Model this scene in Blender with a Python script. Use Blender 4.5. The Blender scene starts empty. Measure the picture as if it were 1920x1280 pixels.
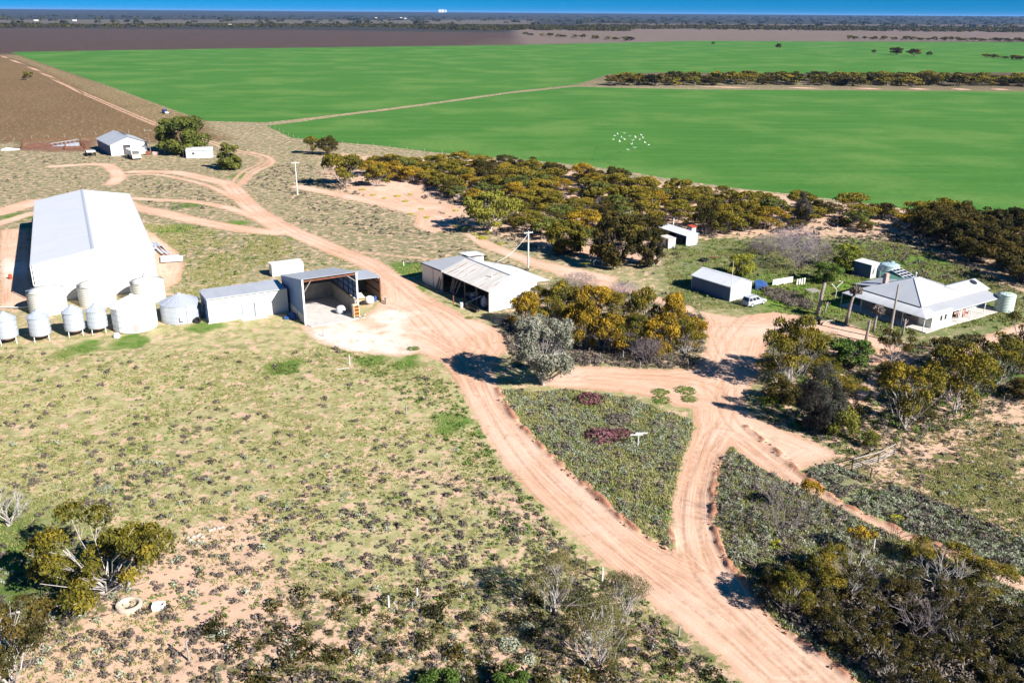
import bpy, math, random
import numpy as np
from mathutils import Vector, Matrix
R = math.radians
random.seed(7); rng = np.random.default_rng(7)
scene = bpy.context.scene
COL = scene.collection

# ------------------------------------------------------------------ camera
F_PX, CAM_H = 1620.0, 48.0
PITCH, ROLL = math.atan(616 / F_PX), R(0.42)
cam = bpy.data.cameras.new('camera'); camo = bpy.data.objects.new('camera', cam); COL.objects.link(camo)
cam.sensor_width = 36; cam.lens = 36 * F_PX / 1920; cam.clip_start = 1; cam.clip_end = 200000
_r = Vector((math.cos(ROLL), math.sin(PITCH) * math.sin(ROLL), math.cos(PITCH) * math.sin(ROLL)))
_f = Vector((0, math.cos(PITCH), -math.sin(PITCH))); _u = _r.cross(_f)
camo.matrix_world = Matrix((( _r.x, _u.x, -_f.x, 0), (_r.y, _u.y, -_f.y, 0), (_r.z, _u.z, -_f.z, CAM_H), (0, 0, 0, 1)))
scene.camera = camo
# ------------------------------------------------------------------ light
SUN_EL, SUN_AZ = R(33), R(-39)                       # direction towards the sun
sd_ = Vector((math.cos(SUN_EL) * math.cos(SUN_AZ), math.cos(SUN_EL) * math.sin(SUN_AZ), math.sin(SUN_EL)))
sun = bpy.data.lights.new('sun', 'SUN'); suno = bpy.data.objects.new('sun', sun); COL.objects.link(suno)
sun.energy = 5.0; sun.angle = R(0.5); sun.color = (1, 0.95, 0.88)
suno.rotation_euler = sd_.to_track_quat('Z', 'Y').to_euler()
world = bpy.data.worlds.new('World'); scene.world = world; world.use_nodes = True
wn, wl = world.node_tree.nodes, world.node_tree.links
sky = wn.new('ShaderNodeTexSky'); sky.sky_type = 'NISHITA'; sky.sun_disc = False
sky.sun_elevation = SUN_EL; sky.sun_rotation = math.pi / 2 - SUN_AZ
sky.altitude = 1500; sky.air_density = 1.0; sky.dust_density = 0.1; sky.ozone_density = 3.0
hs = wn.new('ShaderNodeHueSaturation'); hs.inputs['Saturation'].default_value = 1.75; hs.inputs['Value'].default_value = 0.95
tc = wn.new('ShaderNodeTexCoord'); va = wn.new('ShaderNodeVectorMath'); va.operation = 'ADD'; va.inputs[1].default_value = (0, 0, .13)
wl.new(tc.outputs['Generated'], va.inputs[0]); wl.new(va.outputs[0], sky.inputs['Vector']) if 'Vector' in sky.inputs else None
wl.new(sky.outputs[0], hs.inputs['Color']); wl.new(hs.outputs[0], wn['Background'].inputs['Color'])
wn['Background'].inputs['Strength'].default_value = 0.05
scene.view_settings.view_transform = 'Standard'; scene.view_settings.look = 'None'
scene.view_settings.exposure = 1.08; scene.view_settings.gamma = 1
scene.cycles.max_bounces = 4; scene.cycles.diffuse_bounces = 2; scene.cycles.transparent_max_bounces = 4
scene.cycles.volume_bounces = 0

# ------------------------------------------------------------------ ground positions read off the photograph
BR = np.array(_r); BU = np.array(_u); BF = np.array(_f)
def P(x, y, z=0.0):
    d = BF * F_PX + BR * (x - 960) - BU * (y - 640)
    t = (z - CAM_H) / d[2]
    return np.array([d[0] * t, d[1] * t, z])
def height(x, y, yt):                                # height of an upright thing with its foot at x, y
    g = P(x, y); lo, hi = 0.0, 60.0
    for _ in range(40):
        m = (lo + hi) / 2; d = g + [0, 0, m - CAM_H]
        if 640 - F_PX * (d @ BU) / (d @ BF) > yt: lo = m
        else: hi = m
    return lo
def mpp(x, y):                                       # metres per photo pixel at that ground point
    g = P(x, y) - [0, 0, CAM_H]; return (g @ BF) / F_PX

# ------------------------------------------------------------------ node helpers
def new_mat(name):
    m = bpy.data.materials.new(name); m.use_nodes = True
    return m, m.node_tree.nodes, m.node_tree.links, m.node_tree.nodes['Principled BSDF']
class NG:
    def __init__(s, mat): s.n = mat.node_tree.nodes; s.l = mat.node_tree.links
    def put(s, sock, v):
        if hasattr(v, 'is_output') or hasattr(v, 'links'): s.l.new(v, sock)
        else: sock.default_value = v
    def math(s, op, a, b=0.0, c=None, clamp=False):
        n = s.n.new('ShaderNodeMath'); n.operation = op; n.use_clamp = clamp
        s.put(n.inputs[0], a); s.put(n.inputs[1], b)
        if c is not None: s.put(n.inputs[2], c)
        return n.outputs[0]
    def mix(s, f, a, b, mode='MIX'):
        n = s.n.new('ShaderNodeMix'); n.data_type = 'RGBA'; n.blend_type = mode
        s.put(n.inputs[0], f)
        for k, v in ((6, a), (7, b)):
            if isinstance(v, tuple): v = (*v[:3], 1)
            s.put(n.inputs[k], v)
        return n.outputs[2]
    def step(s, v, lo, hi):
        n = s.n.new('ShaderNodeMapRange'); n.interpolation_type = 'SMOOTHSTEP'
        s.put(n.inputs[0], v); n.inputs[1].default_value = lo; n.inputs[2].default_value = hi
        return n.outputs[0]
    def noise(s, vec, scale, detail=4, rough=0.6, dist=0.0):
        n = s.n.new('ShaderNodeTexNoise'); n.inputs['Scale'].default_value = scale; n.inputs['Detail'].default_value = detail
        n.inputs['Roughness'].default_value = rough; n.inputs['Distortion'].default_value = dist
        if vec is not None: s.l.new(vec, n.inputs['Vector'])
        return n.outputs[0]
    def attr(s, name, col=False):
        n = s.n.new('ShaderNodeAttribute'); n.attribute_name = name
        return n.outputs['Color'] if col else n.outputs['Fac']
    def vscale(s, vec, v):
        n = s.n.new('ShaderNodeVectorMath'); n.operation = 'MULTIPLY'; s.l.new(vec, n.inputs[0]); n.inputs[1].default_value = v
        return n.outputs[0]
    def comb(s, x, y, z=0.0):
        n = s.n.new('ShaderNodeCombineXYZ'); s.put(n.inputs[0], x); s.put(n.inputs[1], y); s.put(n.inputs[2], z); return n.outputs[0]
    def sep(s, v):
        n = s.n.new('ShaderNodeSeparateXYZ'); s.l.new(v, n.inputs[0]); return n.outputs
    def pos(s): return s.n.new('ShaderNodeNewGeometry').outputs['Position']
    def obj(s): return s.n.new('ShaderNodeTexCoord').outputs['Object']
    def bump(s, h, strength, dist):
        n = s.n.new('ShaderNodeBump'); n.inputs['Strength'].default_value = strength; n.inputs['Distance'].default_value = dist
        s.l.new(h, n.inputs['Height']); return n.outputs[0]

def sheet_metal(name, col, axis='X', rust=0.0, rustcol=(0.30, 0.13, 0.06), rough=0.5, metal=0.0, vary=0.08, pitch=0.25, dirt=0.15):
    """corrugated sheet: ribs vary along `axis` of the object, sheets 0.85 m wide"""
    m, n, l, b = new_mat(name); g = NG(m); o = g.obj(); xyz = g.sep(o)
    a = xyz[{'X': 0, 'Y': 1}[axis]]; c = xyz[{'X': 1, 'Y': 0}[axis]]
    wave = g.math('SINE', g.math('MULTIPLY', a, 2 * math.pi / pitch))
    wnz = n.new('ShaderNodeTexWhiteNoise'); wnz.noise_dimensions = '2D'
    l.new(g.comb(g.math('FLOOR', g.math('DIVIDE', a, 0.85)), g.math('FLOOR', g.math('DIVIDE', c, 4.2))), wnz.inputs['Vector'])
    vv = g.math('ADD', g.math('MULTIPLY', wnz.outputs[0], vary), 1 - vary)
    base = g.mix(1.0, (*col, 1), g.comb(vv, vv, vv), 'MULTIPLY')
    st = g.noise(g.vscale(o, (3, 0.35, 0.35) if axis == 'X' else (0.35, 3, 0.35)), 1.0, 5, 0.65)
    base = g.mix(g.math('MULTIPLY', g.step(st, 0.5, 0.75), dirt), base, (col[0] * .5, col[1] * .47, col[2] * .43))
    if rust > 0:
        rn = g.noise(g.vscale(o, (2.2, 0.28, 0.28) if axis == 'X' else (0.28, 2.2, 0.28)), 1.0, 6, 0.7)
        rr = g.math('ADD', rn, g.math('MULTIPLY', wnz.outputs[0], 0.12))
        base = g.mix(g.step(rr, 0.72 - rust * 0.3, 0.82 - rust * 0.3), base, rustcol)
    l.new(base, b.inputs['Base Color']); b.inputs['Roughness'].default_value = rough; b.inputs['Metallic'].default_value = metal
    l.new(g.bump(wave, 0.35, 0.02), b.inputs['Normal'])
    return m
def plain(name, col, rough=0.7, metal=0.0, vary=0.2, scale=3.0, spec=0.3):
    m, n, l, b = new_mat(name); g = NG(m); nz = g.noise(g.obj(), scale, 5, 0.6)
    l.new(g.mix(g.math('MULTIPLY', g.step(nz, 0.35, 0.7), vary * 2), (*col, 1), tuple(c * 0.55 for c in col)), b.inputs['Base Color'])
    b.inputs['Roughness'].default_value = rough; b.inputs['Metallic'].default_value = metal
    b.inputs['Specular IOR Level'].default_value = spec
    return m
def leaf_mat(name, cols, transl=0.15):
    """cols: list of 3 colours run through by the per-leaf value and the object's own random value"""
    m, n, l, b = new_mat(name); g = NG(m)
    oi = n.new('ShaderNodeObjectInfo').outputs['Random']
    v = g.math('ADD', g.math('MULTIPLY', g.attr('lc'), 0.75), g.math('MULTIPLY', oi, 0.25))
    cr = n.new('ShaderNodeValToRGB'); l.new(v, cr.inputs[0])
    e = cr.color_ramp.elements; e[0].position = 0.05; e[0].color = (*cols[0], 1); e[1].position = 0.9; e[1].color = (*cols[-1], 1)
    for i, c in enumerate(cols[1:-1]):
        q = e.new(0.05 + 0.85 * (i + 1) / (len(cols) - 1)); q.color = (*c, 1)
    l.new(cr.outputs[0], b.inputs['Base Color']); b.inputs['Roughness'].default_value = 0.75; b.inputs['Specular IOR Level'].default_value = 0.15
    if transl:
        t = n.new('ShaderNodeBsdfTranslucent'); l.new(cr.outputs[0], t.inputs['Color'])
        mx = n.new('ShaderNodeMixShader'); mx.inputs[0].default_value = transl
        l.new(b.outputs[0], mx.inputs[1]); l.new(t.outputs[0], mx.inputs[2]); l.new(mx.outputs[0], n['Material Output'].inputs[0])
    return m

M = {}
M['white_roof'] = sheet_metal('white_roof', (.64, .66, .70), 'Y', vary=.07, pitch=.4, dirt=.12)
M['white_wall'] = sheet_metal('white_wall', (.74, .74, .73), 'X', vary=.06, dirt=.14)
M['zinc_roof'] = sheet_metal('zinc_roof', (.50, .52, .56), 'Y', rough=.45, metal=.1, vary=.10)
M['zinc_roof_x'] = sheet_metal('zinc_roof_x', (.50, .52, .56), 'X', rough=.45, metal=.1, vary=.10)
M['zinc_wall'] = sheet_metal('zinc_wall', (.52, .55, .60), 'X', metal=.1, vary=.12)
M['blue_shade_tint'] = sheet_metal('blue_shade_tint', (.04, .10, .25), 'Y', metal=.0, vary=.25)  # zinc side walls with deep bluish shade put into the base colour
M['zinc_shade_tint'] = sheet_metal('zinc_shade_tint', (.11, .21, .42), 'Y', metal=.1, vary=.12)  # zinc darkened and blued in its colour to imitate skylit shade
M['cream_wall'] = sheet_metal('cream_wall', (.66, .65, .62), 'X', vary=.06)
M['rusty_roof'] = sheet_metal('rusty_roof', (.74, .71, .66), 'Y', rust=.36, rustcol=(.45, .29, .20), vary=.2, dirt=.3)
M['rusty_side'] = sheet_metal('rusty_side', (.33, .22, .19), 'Y', rust=.5, vary=.2, dirt=.3)
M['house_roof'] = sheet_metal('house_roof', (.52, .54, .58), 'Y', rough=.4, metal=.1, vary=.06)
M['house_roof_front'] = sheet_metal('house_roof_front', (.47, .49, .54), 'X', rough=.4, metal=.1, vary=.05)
M['verandah_roof'] = sheet_metal('verandah_roof', (.43, .44, .47), 'X', rough=.45, metal=.1, vary=.06)
M['verandah_side'] = sheet_metal('verandah_side', (.60, .61, .63), 'Y', rough=.4, metal=.1, vary=.10)
M['silo_steel'] = sheet_metal('silo_steel', (.47, .51, .58), 'X', rough=.4, metal=.25, vary=.04, dirt=.1)
M['silo_white'] = plain('silo_white', (.80, .80, .78), .5, vary=.06, scale=.8)
M['poly_tank'] = plain('poly_tank', (.60, .59, .54), .5, vary=.08, scale=.8)
M['green_tank'] = plain('green_tank', (.34, .46, .50), .5, vary=.1)
M['pale_tank'] = plain('pale_tank', (.45, .56, .50), .5, vary=.12)
M['white'] = plain('white', (.75, .75, .73), .5, vary=.08)
M['trim'] = plain('trim', (.55, .57, .60), .5)
M['ridge_grey'] = plain('ridge_grey', (.42, .44, .50), .5, vary=.05)
M['brick_wall'] = plain('brick_wall', (.40, .30, .27), .85, vary=.2, scale=4)
M['white_brick'] = plain('white_brick', (.72, .70, .66), .8, vary=.12, scale=2)
M['concrete'] = plain('concrete', (.56, .53, .50), .9, vary=.18, scale=.9)
M['old_concrete'] = plain('old_concrete', (.34, .30, .26), .9, vary=.35, scale=1.2)
M['timber'] = plain('timber', (.20, .16, .12), .9, vary=.3, scale=6)
M['grey_timber'] = plain('grey_timber', (.34, .30, .27), .9, vary=.3, scale=6)
M['pole_wood'] = plain('pole_wood', (.36, .32, .28), .9, vary=.3, scale=5)
M['pale_pole'] = plain('pale_pole', (.62, .60, .56), .8, vary=.15)
M['dark_frame'] = plain('dark_frame', (.05, .04, .04), .8)
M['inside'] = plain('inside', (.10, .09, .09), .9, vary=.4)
M['rust'] = plain('rust', (.22, .09, .05), .9, vary=.4)
M['glass'] = plain('glass', (.03, .035, .045), .15, vary=.1, spec=.6)
M['tyre'] = plain('tyre', (.02, .02, .02), .9)
M['silver_paint'] = plain('silver_paint', (.50, .54, .60), .3, .2, vary=.03, spec=.5)
M['blue_paint'] = plain('blue_paint', (.03, .08, .30), .3, vary=.03, spec=.5)
M['orange_paint'] = plain('orange_paint', (.52, .19, .06), .5, vary=.1)
M['yellow_white'] = plain('yellow_white', (.70, .58, .40), .5, vary=.1)
M['blue_tarp'] = plain('blue_tarp', (.04, .10, .28), .5, vary=.2)
M['tarp_white'] = plain('tarp_white', (.65, .66, .70), .7, vary=.2)
M['shutter_grey'] = plain('shutter_grey', (.36, .40, .46), .6, vary=.15)
M['red'] = plain('red', (.42, .07, .03), .7, vary=.3)
M['pink'] = plain('pink', (.60, .35, .32), .7, vary=.1)
M['green_paint'] = plain('green_paint', (.07, .15, .12), .5, vary=.15)
M['solar'] = plain('solar', (.02, .03, .06), .2, spec=.6)
M['bark'] = plain('bark', (.26, .22, .19), .9, vary=.3, scale=4)
M['pale_bark'] = plain('pale_bark', (.45, .41, .38), .85, vary=.3, scale=4)
M['dark_bark'] = plain('dark_bark', (.07, .055, .05), .9, vary=.3, scale=4)
M['grey_twig'] = plain('grey_twig', (.22, .18, .19), .9, vary=.2)
M['mauve_twig'] = plain('mauve_twig', (.30, .24, .28), .9, vary=.2)
M['sand_concrete'] = plain('sand_concrete', (.56, .47, .37), .9, vary=.2, scale=1.5)
M['sign_white'] = plain('sign_white', (.55, .55, .52), .7, vary=.15)
M['stone'] = plain('stone', (.46, .41, .36), .9, vary=.3)
M['bird'] = plain('bird', (.85, .85, .85), .7, vary=.02)
M['skin_rough'] = plain('old_trunk', (.30, .25, .23), .95, vary=.4, scale=5)
M['mallee'] = leaf_mat('mallee_leaves', [(.035, .042, .008), (.10, .095, .013), (.19, .155, .018), (.30, .215, .026)])
M['mallee_gold'] = leaf_mat('golden_leaves', [(.06, .055, .010), (.17, .12, .013), (.33, .21, .018), (.48, .30, .028)])
M['mallee_dark'] = leaf_mat('dark_leaves', [(.012, .015, .006), (.035, .035, .010), (.075, .06, .013), (.13, .09, .017)])
M['yellow_green'] = leaf_mat('yellow_green_leaves', [(.05, .065, .012), (.12, .13, .02), (.20, .195, .03), (.28, .26, .045)])
M['wispy'] = leaf_mat('wispy_leaves', [(.07, .075, .03), (.13, .125, .05), (.20, .18, .065), (.26, .22, .08)], .3)
M['citrus'] = leaf_mat('citrus_leaves', [(.04, .07, .01), (.13, .16, .02), (.25, .26, .03), (.35, .33, .045)])
M['green'] = leaf_mat('green_leaves', [(.02, .05, .01), (.06, .11, .02), (.11, .17, .03), (.17, .22, .05)])
M['olive_green'] = leaf_mat('olive_leaves', [(.03, .045, .012), (.08, .10, .022), (.14, .155, .03), (.20, .20, .04)])
M['grey_gum'] = leaf_mat('grey_leaves', [(.07, .075, .055), (.15, .155, .115), (.25, .25, .19), (.35, .345, .27)])
M['sheoak'] = leaf_mat('sheoak_leaves', [(.02, .02, .017), (.05, .05, .04), (.09, .09, .07), (.14, .13, .10)])
M['saltbush'] = leaf_mat('saltbush_leaves', [(.13, .15, .09), (.23, .26, .16), (.34, .37, .25), (.46, .48, .37)], .3)
M['dry_bush'] = leaf_mat('dry_bush_leaves', [(.05, .042, .038), (.10, .085, .07), (.17, .14, .12), (.24, .20, .17)])
M['green_bush'] = leaf_mat('green_bush_leaves', [(.03, .06, .015), (.08, .14, .03), (.13, .20, .04), (.20, .26, .06)])
M['burgundy'] = leaf_mat('burgundy_leaves', [(.04, .015, .02), (.10, .03, .04), (.16, .06, .07), (.22, .10, .11)])
M['lime'] = leaf_mat('lime_leaves', [(.15, .17, .01), (.30, .32, .02), (.45, .45, .03), (.55, .52, .04)])
M['grass'] = leaf_mat('grass_blades', [(.10, .13, .03), (.20, .22, .06), (.30, .28, .10), (.36, .33, .16)], 0)

# ------------------------------------------------------------------ mesh helpers
def raw_mesh(name, V, Fq, lc=None, smooth=False):
    """V (n,3), Fq (m,k) same-size faces"""
    V = np.asarray(V, np.float32); Fq = np.asarray(Fq, np.int32); k = Fq.shape[1]
    me = bpy.data.meshes.new(name); me.vertices.add(len(V)); me.vertices.foreach_set('co', V.ravel())
    me.loops.add(Fq.size); me.loops.foreach_set('vertex_index', Fq.ravel())
    me.polygons.add(len(Fq)); me.polygons.foreach_set('loop_start', np.arange(0, Fq.size, k, dtype=np.int32))
    me.polygons.foreach_set('loop_total', np.full(len(Fq), k, np.int32))
    if smooth: me.polygons.foreach_set('use_smooth', np.ones(len(Fq), bool))
    if lc is not None:
        a = me.attributes.new('lc', 'FLOAT', 'FACE'); a.data.foreach_set('value', np.asarray(lc, np.float32))
    me.update(calc_edges=True); return me
class MB:
    def __init__(s): s.v = []; s.f = []
    def add(s, V, Fs):
        b = len(s.v); s.v += [tuple(map(float, p)) for p in V]; s.f += [tuple(b + i for i in f) for f in Fs]; return s
    def box(s, x0, x1, y0, y1, z0, z1):
        V = [(x, y, z) for z in (z0, z1) for y in (y0, y1) for x in (x0, x1)]
        return s.add(V, [(0, 2, 3, 1), (4, 5, 7, 6), (0, 1, 5, 4), (2, 6, 7, 3), (0, 4, 6, 2), (1, 3, 7, 5)])
    def slab(s, pts, t=0.06):                       # pts = upper outline, t downwards
        n = len(pts); V = [tuple(p) for p in pts] + [(p[0], p[1], p[2] - t) for p in pts]
        return s.add(V, [tuple(range(n)), tuple(range(2 * n - 1, n - 1, -1))] + [(i, n + i, n + (i + 1) % n, (i + 1) % n) for i in range(n)])
    def prism(s, pts, d):                           # outline extruded along vector d
        n = len(pts); V = [tuple(p) for p in pts] + [(p[0] + d[0], p[1] + d[1], p[2] + d[2]) for p in pts]
        return s.add(V, [tuple(range(n - 1, -1, -1)), tuple(range(n, 2 * n))] + [(i, (i + 1) % n, n + (i + 1) % n, n + i) for i in range(n)])
    def tube(s, pts, rad, n=6, cap=True):
        pts = [Vector(p) for p in pts]; rad = rad if hasattr(rad, '__len__') else [rad] * len(pts)
        V = []; Fs = []
        for i, p in enumerate(pts):
            t = (pts[min(i + 1, len(pts) - 1)] - pts[max(i - 1, 0)]).normalized()
            a = t.orthogonal().normalized() if i == 0 else (a - t * a.dot(t)).normalized()
            b = t.cross(a)
            V += [tuple(p + (a * math.cos(2 * math.pi * k / n) + b * math.sin(2 * math.pi * k / n)) * rad[i]) for k in range(n)]
        for i in range(len(pts) - 1):
            Fs += [(i * n + k, i * n + (k + 1) % n, (i + 1) * n + (k + 1) % n, (i + 1) * n + k) for k in range(n)]
        if cap: Fs += [tuple(range(n - 1, -1, -1)), tuple(range((len(pts) - 1) * n, len(pts) * n))]
        return s.add(V, Fs)
    def lathe(s, prof, n=32, c=(0, 0)):             # prof = [(r, z)...]
        V = []; Fs = []
        for r, z in prof: V += [(c[0] + r * math.cos(2 * math.pi * k / n), c[1] + r * math.sin(2 * math.pi * k / n), z) for k in range(n)]
        for i in range(len(prof) - 1):
            Fs += [(i * n + k, i * n + (k + 1) % n, (i + 1) * n + (k + 1) % n, (i + 1) * n + k) for k in range(n)]
        Fs += [tuple(range(n - 1, -1, -1)), tuple(range((len(prof) - 1) * n, len(prof) * n))]
        return s.add(V, Fs)
    def mesh(s, name):
        me = bpy.data.meshes.new(name); me.from_pydata(s.v, [], s.f); me.update(); return me
    def build(s, name, mat, parent=None, loc=None, rot=None, smooth=False):
        return link(name, s.mesh(name), mat, parent, loc, rot, smooth)
def link(name, me, mat, parent=None, loc=None, rot=None, smooth=False):
    if mat is not None and not me.materials: me.materials.append(M[mat] if isinstance(mat, str) else mat)
    if smooth: me.polygons.foreach_set('use_smooth', np.ones(len(me.polygons), bool))
    o = bpy.data.objects.new(name, me); COL.objects.link(o)
    if parent: o.parent = parent
    if loc is not None: o.location = loc
    if rot is not None: o.rotation_euler = rot
    return o
def tag(o, label=None, cat=None, group=None, kind=None):
    for k, v in (('label', label), ('category', cat), ('group', group), ('kind', kind)):
        if v: o[k] = v
    return o
def thing(name, label, cat, loc=(0, 0, 0), rz=0.0, group=None):
    o = bpy.data.objects.new(name, None); COL.objects.link(o); o.empty_display_size = .5
    o.location = tuple(map(float, loc)); o.rotation_euler = (0, 0, rz); return tag(o, label, cat, group)
def copy_tree(o, parent=None):
    c = o.copy(); COL.objects.link(c); c.parent = parent
    for ch in list(o.children): copy_tree(ch, c)
    return c

# ------------------------------------------------------------------ 2-D noise and polygons (numpy)
def vnoise(x, y, seed=0):
    xi = np.floor(x).astype(np.int64); yi = np.floor(y).astype(np.int64); fx = x - xi; fy = y - yi
    fx = fx * fx * (3 - 2 * fx); fy = fy * fy * (3 - 2 * fy)
    def h(a, b):
        n = (a * 374761393 + b * 668265263 + seed * 974711) & 0xffffffff
        n = ((n ^ (n >> 13)) * 1274126177) & 0xffffffff
        return ((n ^ (n >> 16)) & 0xffff) / 65535.0
    return (h(xi, yi) * (1 - fx) + h(xi + 1, yi) * fx) * (1 - fy) + (h(xi, yi + 1) * (1 - fx) + h(xi + 1, yi + 1) * fx) * fy
def fbm(x, y, s, seed=0, o=3):
    t = 0; a = 1; w = 0
    for k in range(o): t = t + a * vnoise(x / s * 2 ** k, y / s * 2 ** k, seed + k); w += a; a *= .5
    return t / w
def G(pts): return np.array([P(*p)[:2] for p in pts])
def seg_dist(X, Y, A, B):
    d = B - A; L = (d @ d) + 1e-9; t = np.clip(((X - A[0]) * d[0] + (Y - A[1]) * d[1]) / L, 0, 1)
    return np.hypot(X - A[0] - t * d[0], Y - A[1] - t * d[1])
def poly_sd(X, Y, poly, far=8.0):
    out = np.full(X.shape, far); lo = poly.min(0) - far; hi = poly.max(0) + far
    m = (X > lo[0]) & (X < hi[0]) & (Y > lo[1]) & (Y < hi[1])
    if not m.any(): return out
    x = X[m]; y = Y[m]; d = np.full(x.shape, 1e9); ins = np.zeros(x.shape, bool)
    for i in range(len(poly)):
        A, B = poly[i], poly[(i + 1) % len(poly)]; d = np.minimum(d, seg_dist(x, y, A, B))
        c = ((A[1] > y) != (B[1] > y))
        with np.errstate(divide='ignore', invalid='ignore'):
            xx = (B[0] - A[0]) * (y - A[1]) / (B[1] - A[1] + 1e-12) + A[0]
        ins ^= c & (x < xx)
    out[m] = np.minimum(np.where(ins, -d, d), far); return out
def line_d(X, Y, pts, far=8.0):
    out = np.full(X.shape, far)
    for i in range(len(pts) - 1):
        A, B = pts[i], pts[i + 1]; lo = np.minimum(A, B) - far; hi = np.maximum(A, B) + far
        m = (X > lo[0]) & (X < hi[0]) & (Y > lo[1]) & (Y < hi[1])
        if m.any(): out[m] = np.minimum(out[m], seg_dist(X[m], Y[m], A, B))
    return out
def smooth_line(pts, n=6):
    p = np.asarray(pts, float); q = np.vstack([2 * p[0] - p[1], p, 2 * p[-1] - p[-2]]); out = []
    for i in range(len(p) - 1):
        a, b, c, d = q[i:i + 4]
        for t in np.linspace(0, 1, n, endpoint=False):
            out.append(.5 * ((2 * b) + (-a + c) * t + (2 * a - 5 * b + 4 * c - d) * t * t + (-a + 3 * b - 3 * c + d) * t ** 3))
    out.append(p[-1]); return np.array(out)

# --- the dirt roads and yards
ROAD_A_R = [(925, 690), (935, 730), (955, 770), (985, 805), (1030, 852), (1080, 893), (1130, 938), (1180, 983), (1225, 1015), (1262, 1034)]
ROAD_B_L = [(1262, 1034), (1257, 990), (1262, 940), (1272, 890), (1285, 850), (1300, 810), (1307, 785)]
ROAD_B_R = [(1640, 1310), (1560, 1240), (1500, 1200), (1460, 1170), (1420, 1130), (1395, 1090), (1370, 1060), (1350, 1020), (1340, 980), (1338, 930), (1345, 890), (1355, 855), (1372, 836)]
ROAD_C_L = [(1372, 836), (1400, 860), (1430, 880), (1480, 905), (1530, 927), (1580, 955), (1640, 987), (1700, 1012), (1750, 1034), (1800, 1056), (1940, 1120)]
ROAD_C_R = [(1940, 1092), (1840, 1052), (1760, 1022), (1700, 998), (1640, 972), (1590, 950), (1545, 920), (1500, 885)]
POLYS = [
 [(1430, 1310), (1340, 1225), (1265, 1165), (1195, 1110), (1140, 1062), (1085, 1010), (1040, 965), (990, 920), (950, 875), (915, 825), (890, 780), (868, 740), (850, 705), (835, 680)] + ROAD_A_R + [(1320, 1060), (1395, 1115), (1420, 1130), (1460, 1170), (1500, 1200), (1560, 1240), (1640, 1310)],
 ROAD_B_L + [(1300, 765), (1345, 752), (1390, 780)] + ROAD_B_R[::-1] + [(1330, 1090)],
 [(1300, 775), (1340, 800)] + ROAD_C_L + ROAD_C_R + [(1512, 875), (1540, 862), (1582, 856), (1530, 830), (1470, 806), (1420, 785), (1395, 765), (1400, 735), (1425, 700), (1330, 730)],
 [(1000, 722), (1050, 700), (1080, 686), (1150, 688), (1230, 694), (1300, 690), (1318, 668), (1328, 640), (1322, 600), (1312, 583), (1350, 590), (1400, 597), (1440, 588), (1490, 590), (1515, 605), (1500, 625), (1440, 640), (1425, 700), (1400, 740), (1395, 780), (1372, 836), (1300, 790), (1300, 765), (1270, 762), (1230, 747), (1190, 738), (1130, 732)],
 [(850, 708), (832, 682), (790, 662), (748, 668), (700, 664), (650, 657), (600, 642), (560, 612), (600, 600), (680, 600), (716, 563), (712, 515), (745, 512), (770, 528), (790, 545), (830, 570), (870, 592), (905, 604), (940, 622), (950, 652), (935, 672), (928, 700)],
 [(0, 432), (30, 428), (52, 430), (55, 500), (62, 560), (40, 575), (0, 580)],
 [(262, 425), (290, 440), (330, 470), (345, 500), (335, 530), (305, 545), (292, 520), (285, 470)],
 [(860, 432), (900, 445), (960, 470), (1020, 490), (1090, 505), (1160, 520), (1150, 532), (1060, 515), (980, 492), (900, 462)],
 [(785, 395), (820, 400), (850, 412), (852, 430), (810, 436), (775, 425)],
 [(660, 352), (720, 340), (790, 335), (800, 350), (765, 362), (790, 380), (850, 385), (850, 398), (790, 395), (730, 385)],
 [(1510, 612), (1560, 640), (1640, 655), (1720, 670), (1700, 690), (1600, 680), (1530, 650)],
 [(1560, 760), (1600, 735), (1640, 700), (1660, 700), (1620, 750), (1580, 790)],
 [(1370, 595), (1450, 585), (1600, 610), (1700, 660), (1690, 672), (1560, 625), (1480, 612)],
 [(1800, 655), (1850, 628), (1935, 600), (1935, 622), (1870, 650), (1800, 668)],
]
TRACKS = [  # photo polyline, half width in metres, twin ruts?
 ([(745, 535), (700, 498), (640, 474), (590, 452), (540, 430), (500, 408), (470, 388), (448, 365), (425, 345), (385, 335), (340, 325), (300, 322), (250, 322)], 2.6, 0),
 ([(440, 352), (445, 340), (462, 322), (490, 308), (498, 298), (478, 290), (440, 282), (400, 268), (350, 254), (310, 240), (260, 220), (200, 194), (130, 163), (60, 128), (0, 104), (-80, 70)], 1.9, 1),
 ([(455, 345), (480, 322), (510, 308), (505, 295), (470, 285)], .8, 0),
 ([(520, 436), (470, 432), (420, 424), (360, 412), (300, 398), (250, 388), (235, 380)], 2.6, 0),
 ([(-30, 405), (20, 392), (66, 378)], 3.6, 0), ([(-20, 425), (60, 400)], 2.0, 0),
 ([(520, 430), (470, 404), (420, 388), (360, 378), (300, 375), (250, 372)], 1.6, 0),
 ([(210, 345), (222, 330), (205, 312), (180, 308), (100, 312)], 2.2, 0), ([(225, 330), (290, 327), (380, 345), (440, 372)], 1.1, 0),
 ([(640, 468), (700, 476), (790, 484), (850, 488)], .7, 1),
 ([(560, 350), (620, 362), (700, 378), (770, 395)], 2.4, 0), ([(990, 492), (1080, 520), (1180, 545), (1290, 580)], 1.4, 0),
 ([(500, 232), (560, 226), (640, 214), (720, 206), (800, 195), (880, 183), (960, 172), (1080, 158), (1140, 158)], .45, 0),
 ([(1130, 160), (1300, 163), (1500, 165), (1700, 167), (1940, 168)], 3.2, 0),
 ([(1000, 455), (1080, 470), (1160, 490)], 1.4, 0),
]
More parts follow.
